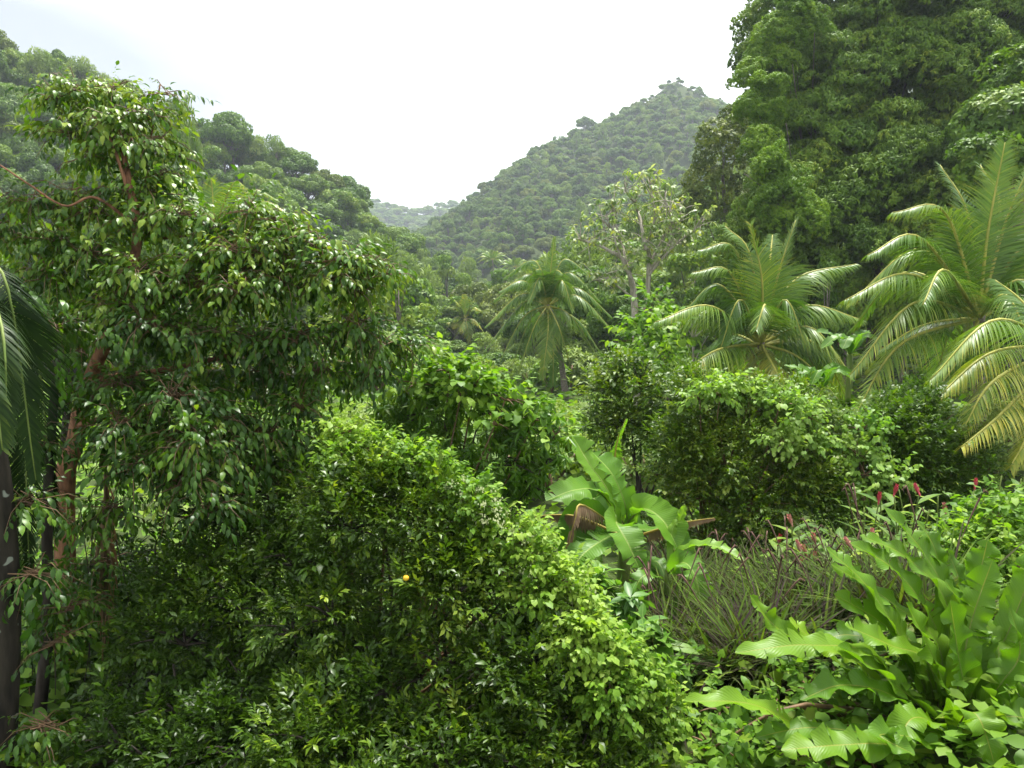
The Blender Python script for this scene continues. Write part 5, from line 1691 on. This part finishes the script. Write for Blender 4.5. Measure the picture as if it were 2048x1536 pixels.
CONE = [bract_cone(0.13, 0.036, False), bract_cone(0.13, 0.036, True)]
GINGER = [(1590, 1120, 8.8, 2, "pink fading blossom cluster low among the grass", "pinkbig"), (1660, 1065, 9.2, 1, "nearest the pink faded blossoms", 0), (1712, 1060, 9.0, 1, "under the heart-leaved vine's tail", 0), (1860, 1030, 8.8, 1, "right of the strap-leaved fern's topmost leaf", 0), (1815, 985, 9.6, 0, "below the dark bushy tree's left side", 0),
          (1735, 1000, 9.8, 0, "in front of the trailing heart-leaved vine", 0), (1630, 1045, 9.4, 1, "behind the grass plumes", 0), (1985, 920, 11.0, 0, "in deep shade under the right palm's lowest frond", 0), (1880, 985, 10.0, 0, "at the dark hollow right of the fern's top", 0), (1690, 1100, 8.6, 1, "close behind the fern's left leaf tips", 0), (1560, 1090, 9.4, 0, "at the foot of the wide bush", 0)]
for (x, y, D, pk, lab, big) in GINGER:
    tip = P(x, y, D)
    b = tip.copy()
    b[2] = tz(b[0], b[1])
    root = empty("ginger_plant", tuple(b), ("ginger plant with a %s" % lab) if big else "%s-flowered ginger plant %s" % ("pink" if pk else "red", lab), "ginger plant")
    for s in range(4):
        off = np.array([rng.normal(0, 0.14), rng.normal(0, 0.14), 0])
        t = tip + off * 1.6 + np.array([0, 0, -rng.uniform(0.0, 0.25) if s else 0.0])
        bb_ = b + off * 0.6
        g = Geo()
        c = catmull([bb_, (bb_ + t) / 2 + rng.normal(0, 0.03, 3), t], 12)
        g.tube(c, [0.012, 0.008], 6)
        part("stalk", g.mesh("stalk", MAT["stem"]), root)
        for j in range(9):
            f = 0.35 + 0.62 * j / 8
            p = c[min(11, int(f * 11))]
            a = (0.4 + s) + (math.pi if j % 2 else 0) + rng.normal(0, 0.25)
            d = np.array([[math.cos(a) * 0.9, math.sin(a) * 0.9, 0.55]])
            M = frames(d, np.array([[-math.cos(a) * 0.5, -math.sin(a) * 0.5, 1.0]]), np.array([p]), 0.4 * rng.uniform(0.8, 1.15))[0]
            V, F, U, W = GL[j % 3]
            g = Geo()
            g.add(V @ M[:3, :3].T + M[:3, 3], F, np.clip(rng.normal(0.5, 0.2), 0, 1), U, W)
            part("leaf", g.mesh("leaf", MAT["ginger"]), root)
        if s == 0 or (s == 1 and not big and rng.random() < 0.35):
            k = 5 if big else 1
            for q_ in range(k):
                M = Matrix.Translation(Vector(t - b + (rng.normal(0, 0.05, 3) if big else np.zeros(3)))) @ Matrix.Rotation(rng.normal(0, 0.25), 4, "X") @ Matrix.Rotation(rng.normal(0, 0.25), 4, "Y")
                part("flower", CONE[1 if pk else 0], root, M)

# ------------------------------------------------------------------ ground cover
n = 24000
yy = 4.2 + 62 * rng.uniform(0, 1, n) ** 1.7
xx = rng.uniform(-0.75, 0.78, n) * (yy + 2)
pos = np.stack([xx, yy, terrain(xx, yy) + rng.uniform(0.02, 0.35, n)], 1)
az = rng.uniform(0, 6.28, n)
M = frames(np.stack([np.cos(az), np.sin(az), rng.normal(0.1, 0.3, n)], 1), np.tile([0, 0, 1.0], (n, 1)) + rng.normal(0, 0.35, (n, 3)), pos, 0.05 + 0.013 * yy)
g = Geo()
ti = np.clip(rng.normal(0.5, 0.2, n), 0, 1)
nr = yy < 11
g.leaves(HEART, rng.integers(0, 4, nr.sum()), M[nr], ti[nr])
g.leaves(variants(4, 1.0, 0.7, nseg=2, fold=0.2, curl=0.5, peak=0.35), rng.integers(0, 4, (~nr).sum()), M[~nr], ti[~nr])
gc_ = bpy.data.objects.new("ground_cover", g.mesh("ground_cover", MAT["ground_leaf"]))
COL.objects.link(gc_)
tag(gc_, "low leafy ground cover carpeting the valley floor", "ground cover", None, "stuff")

clump_vine("low shaded shrub filling the hollow under the orange tree", [(780, 1390, 5.6, 80), (830, 1450, 5.4, 70), (760, 1300, 6.0, 70), (750, 1480, 5.4, 80)], "citrus", 0.056, 900, SPR_CIT, OVATE2, nparts=80, name="shaded_shrub", cat="shrub", sag=0.1, upm=0.3, tint=0.25, rmin=0.35, stem_mat="darkbark")

tri = sum(len(m.polygons) for m in bpy.data.meshes)
print("TRIS", tri, "objects", len(SC.objects), "leaf parts", LEAF_PARTS)
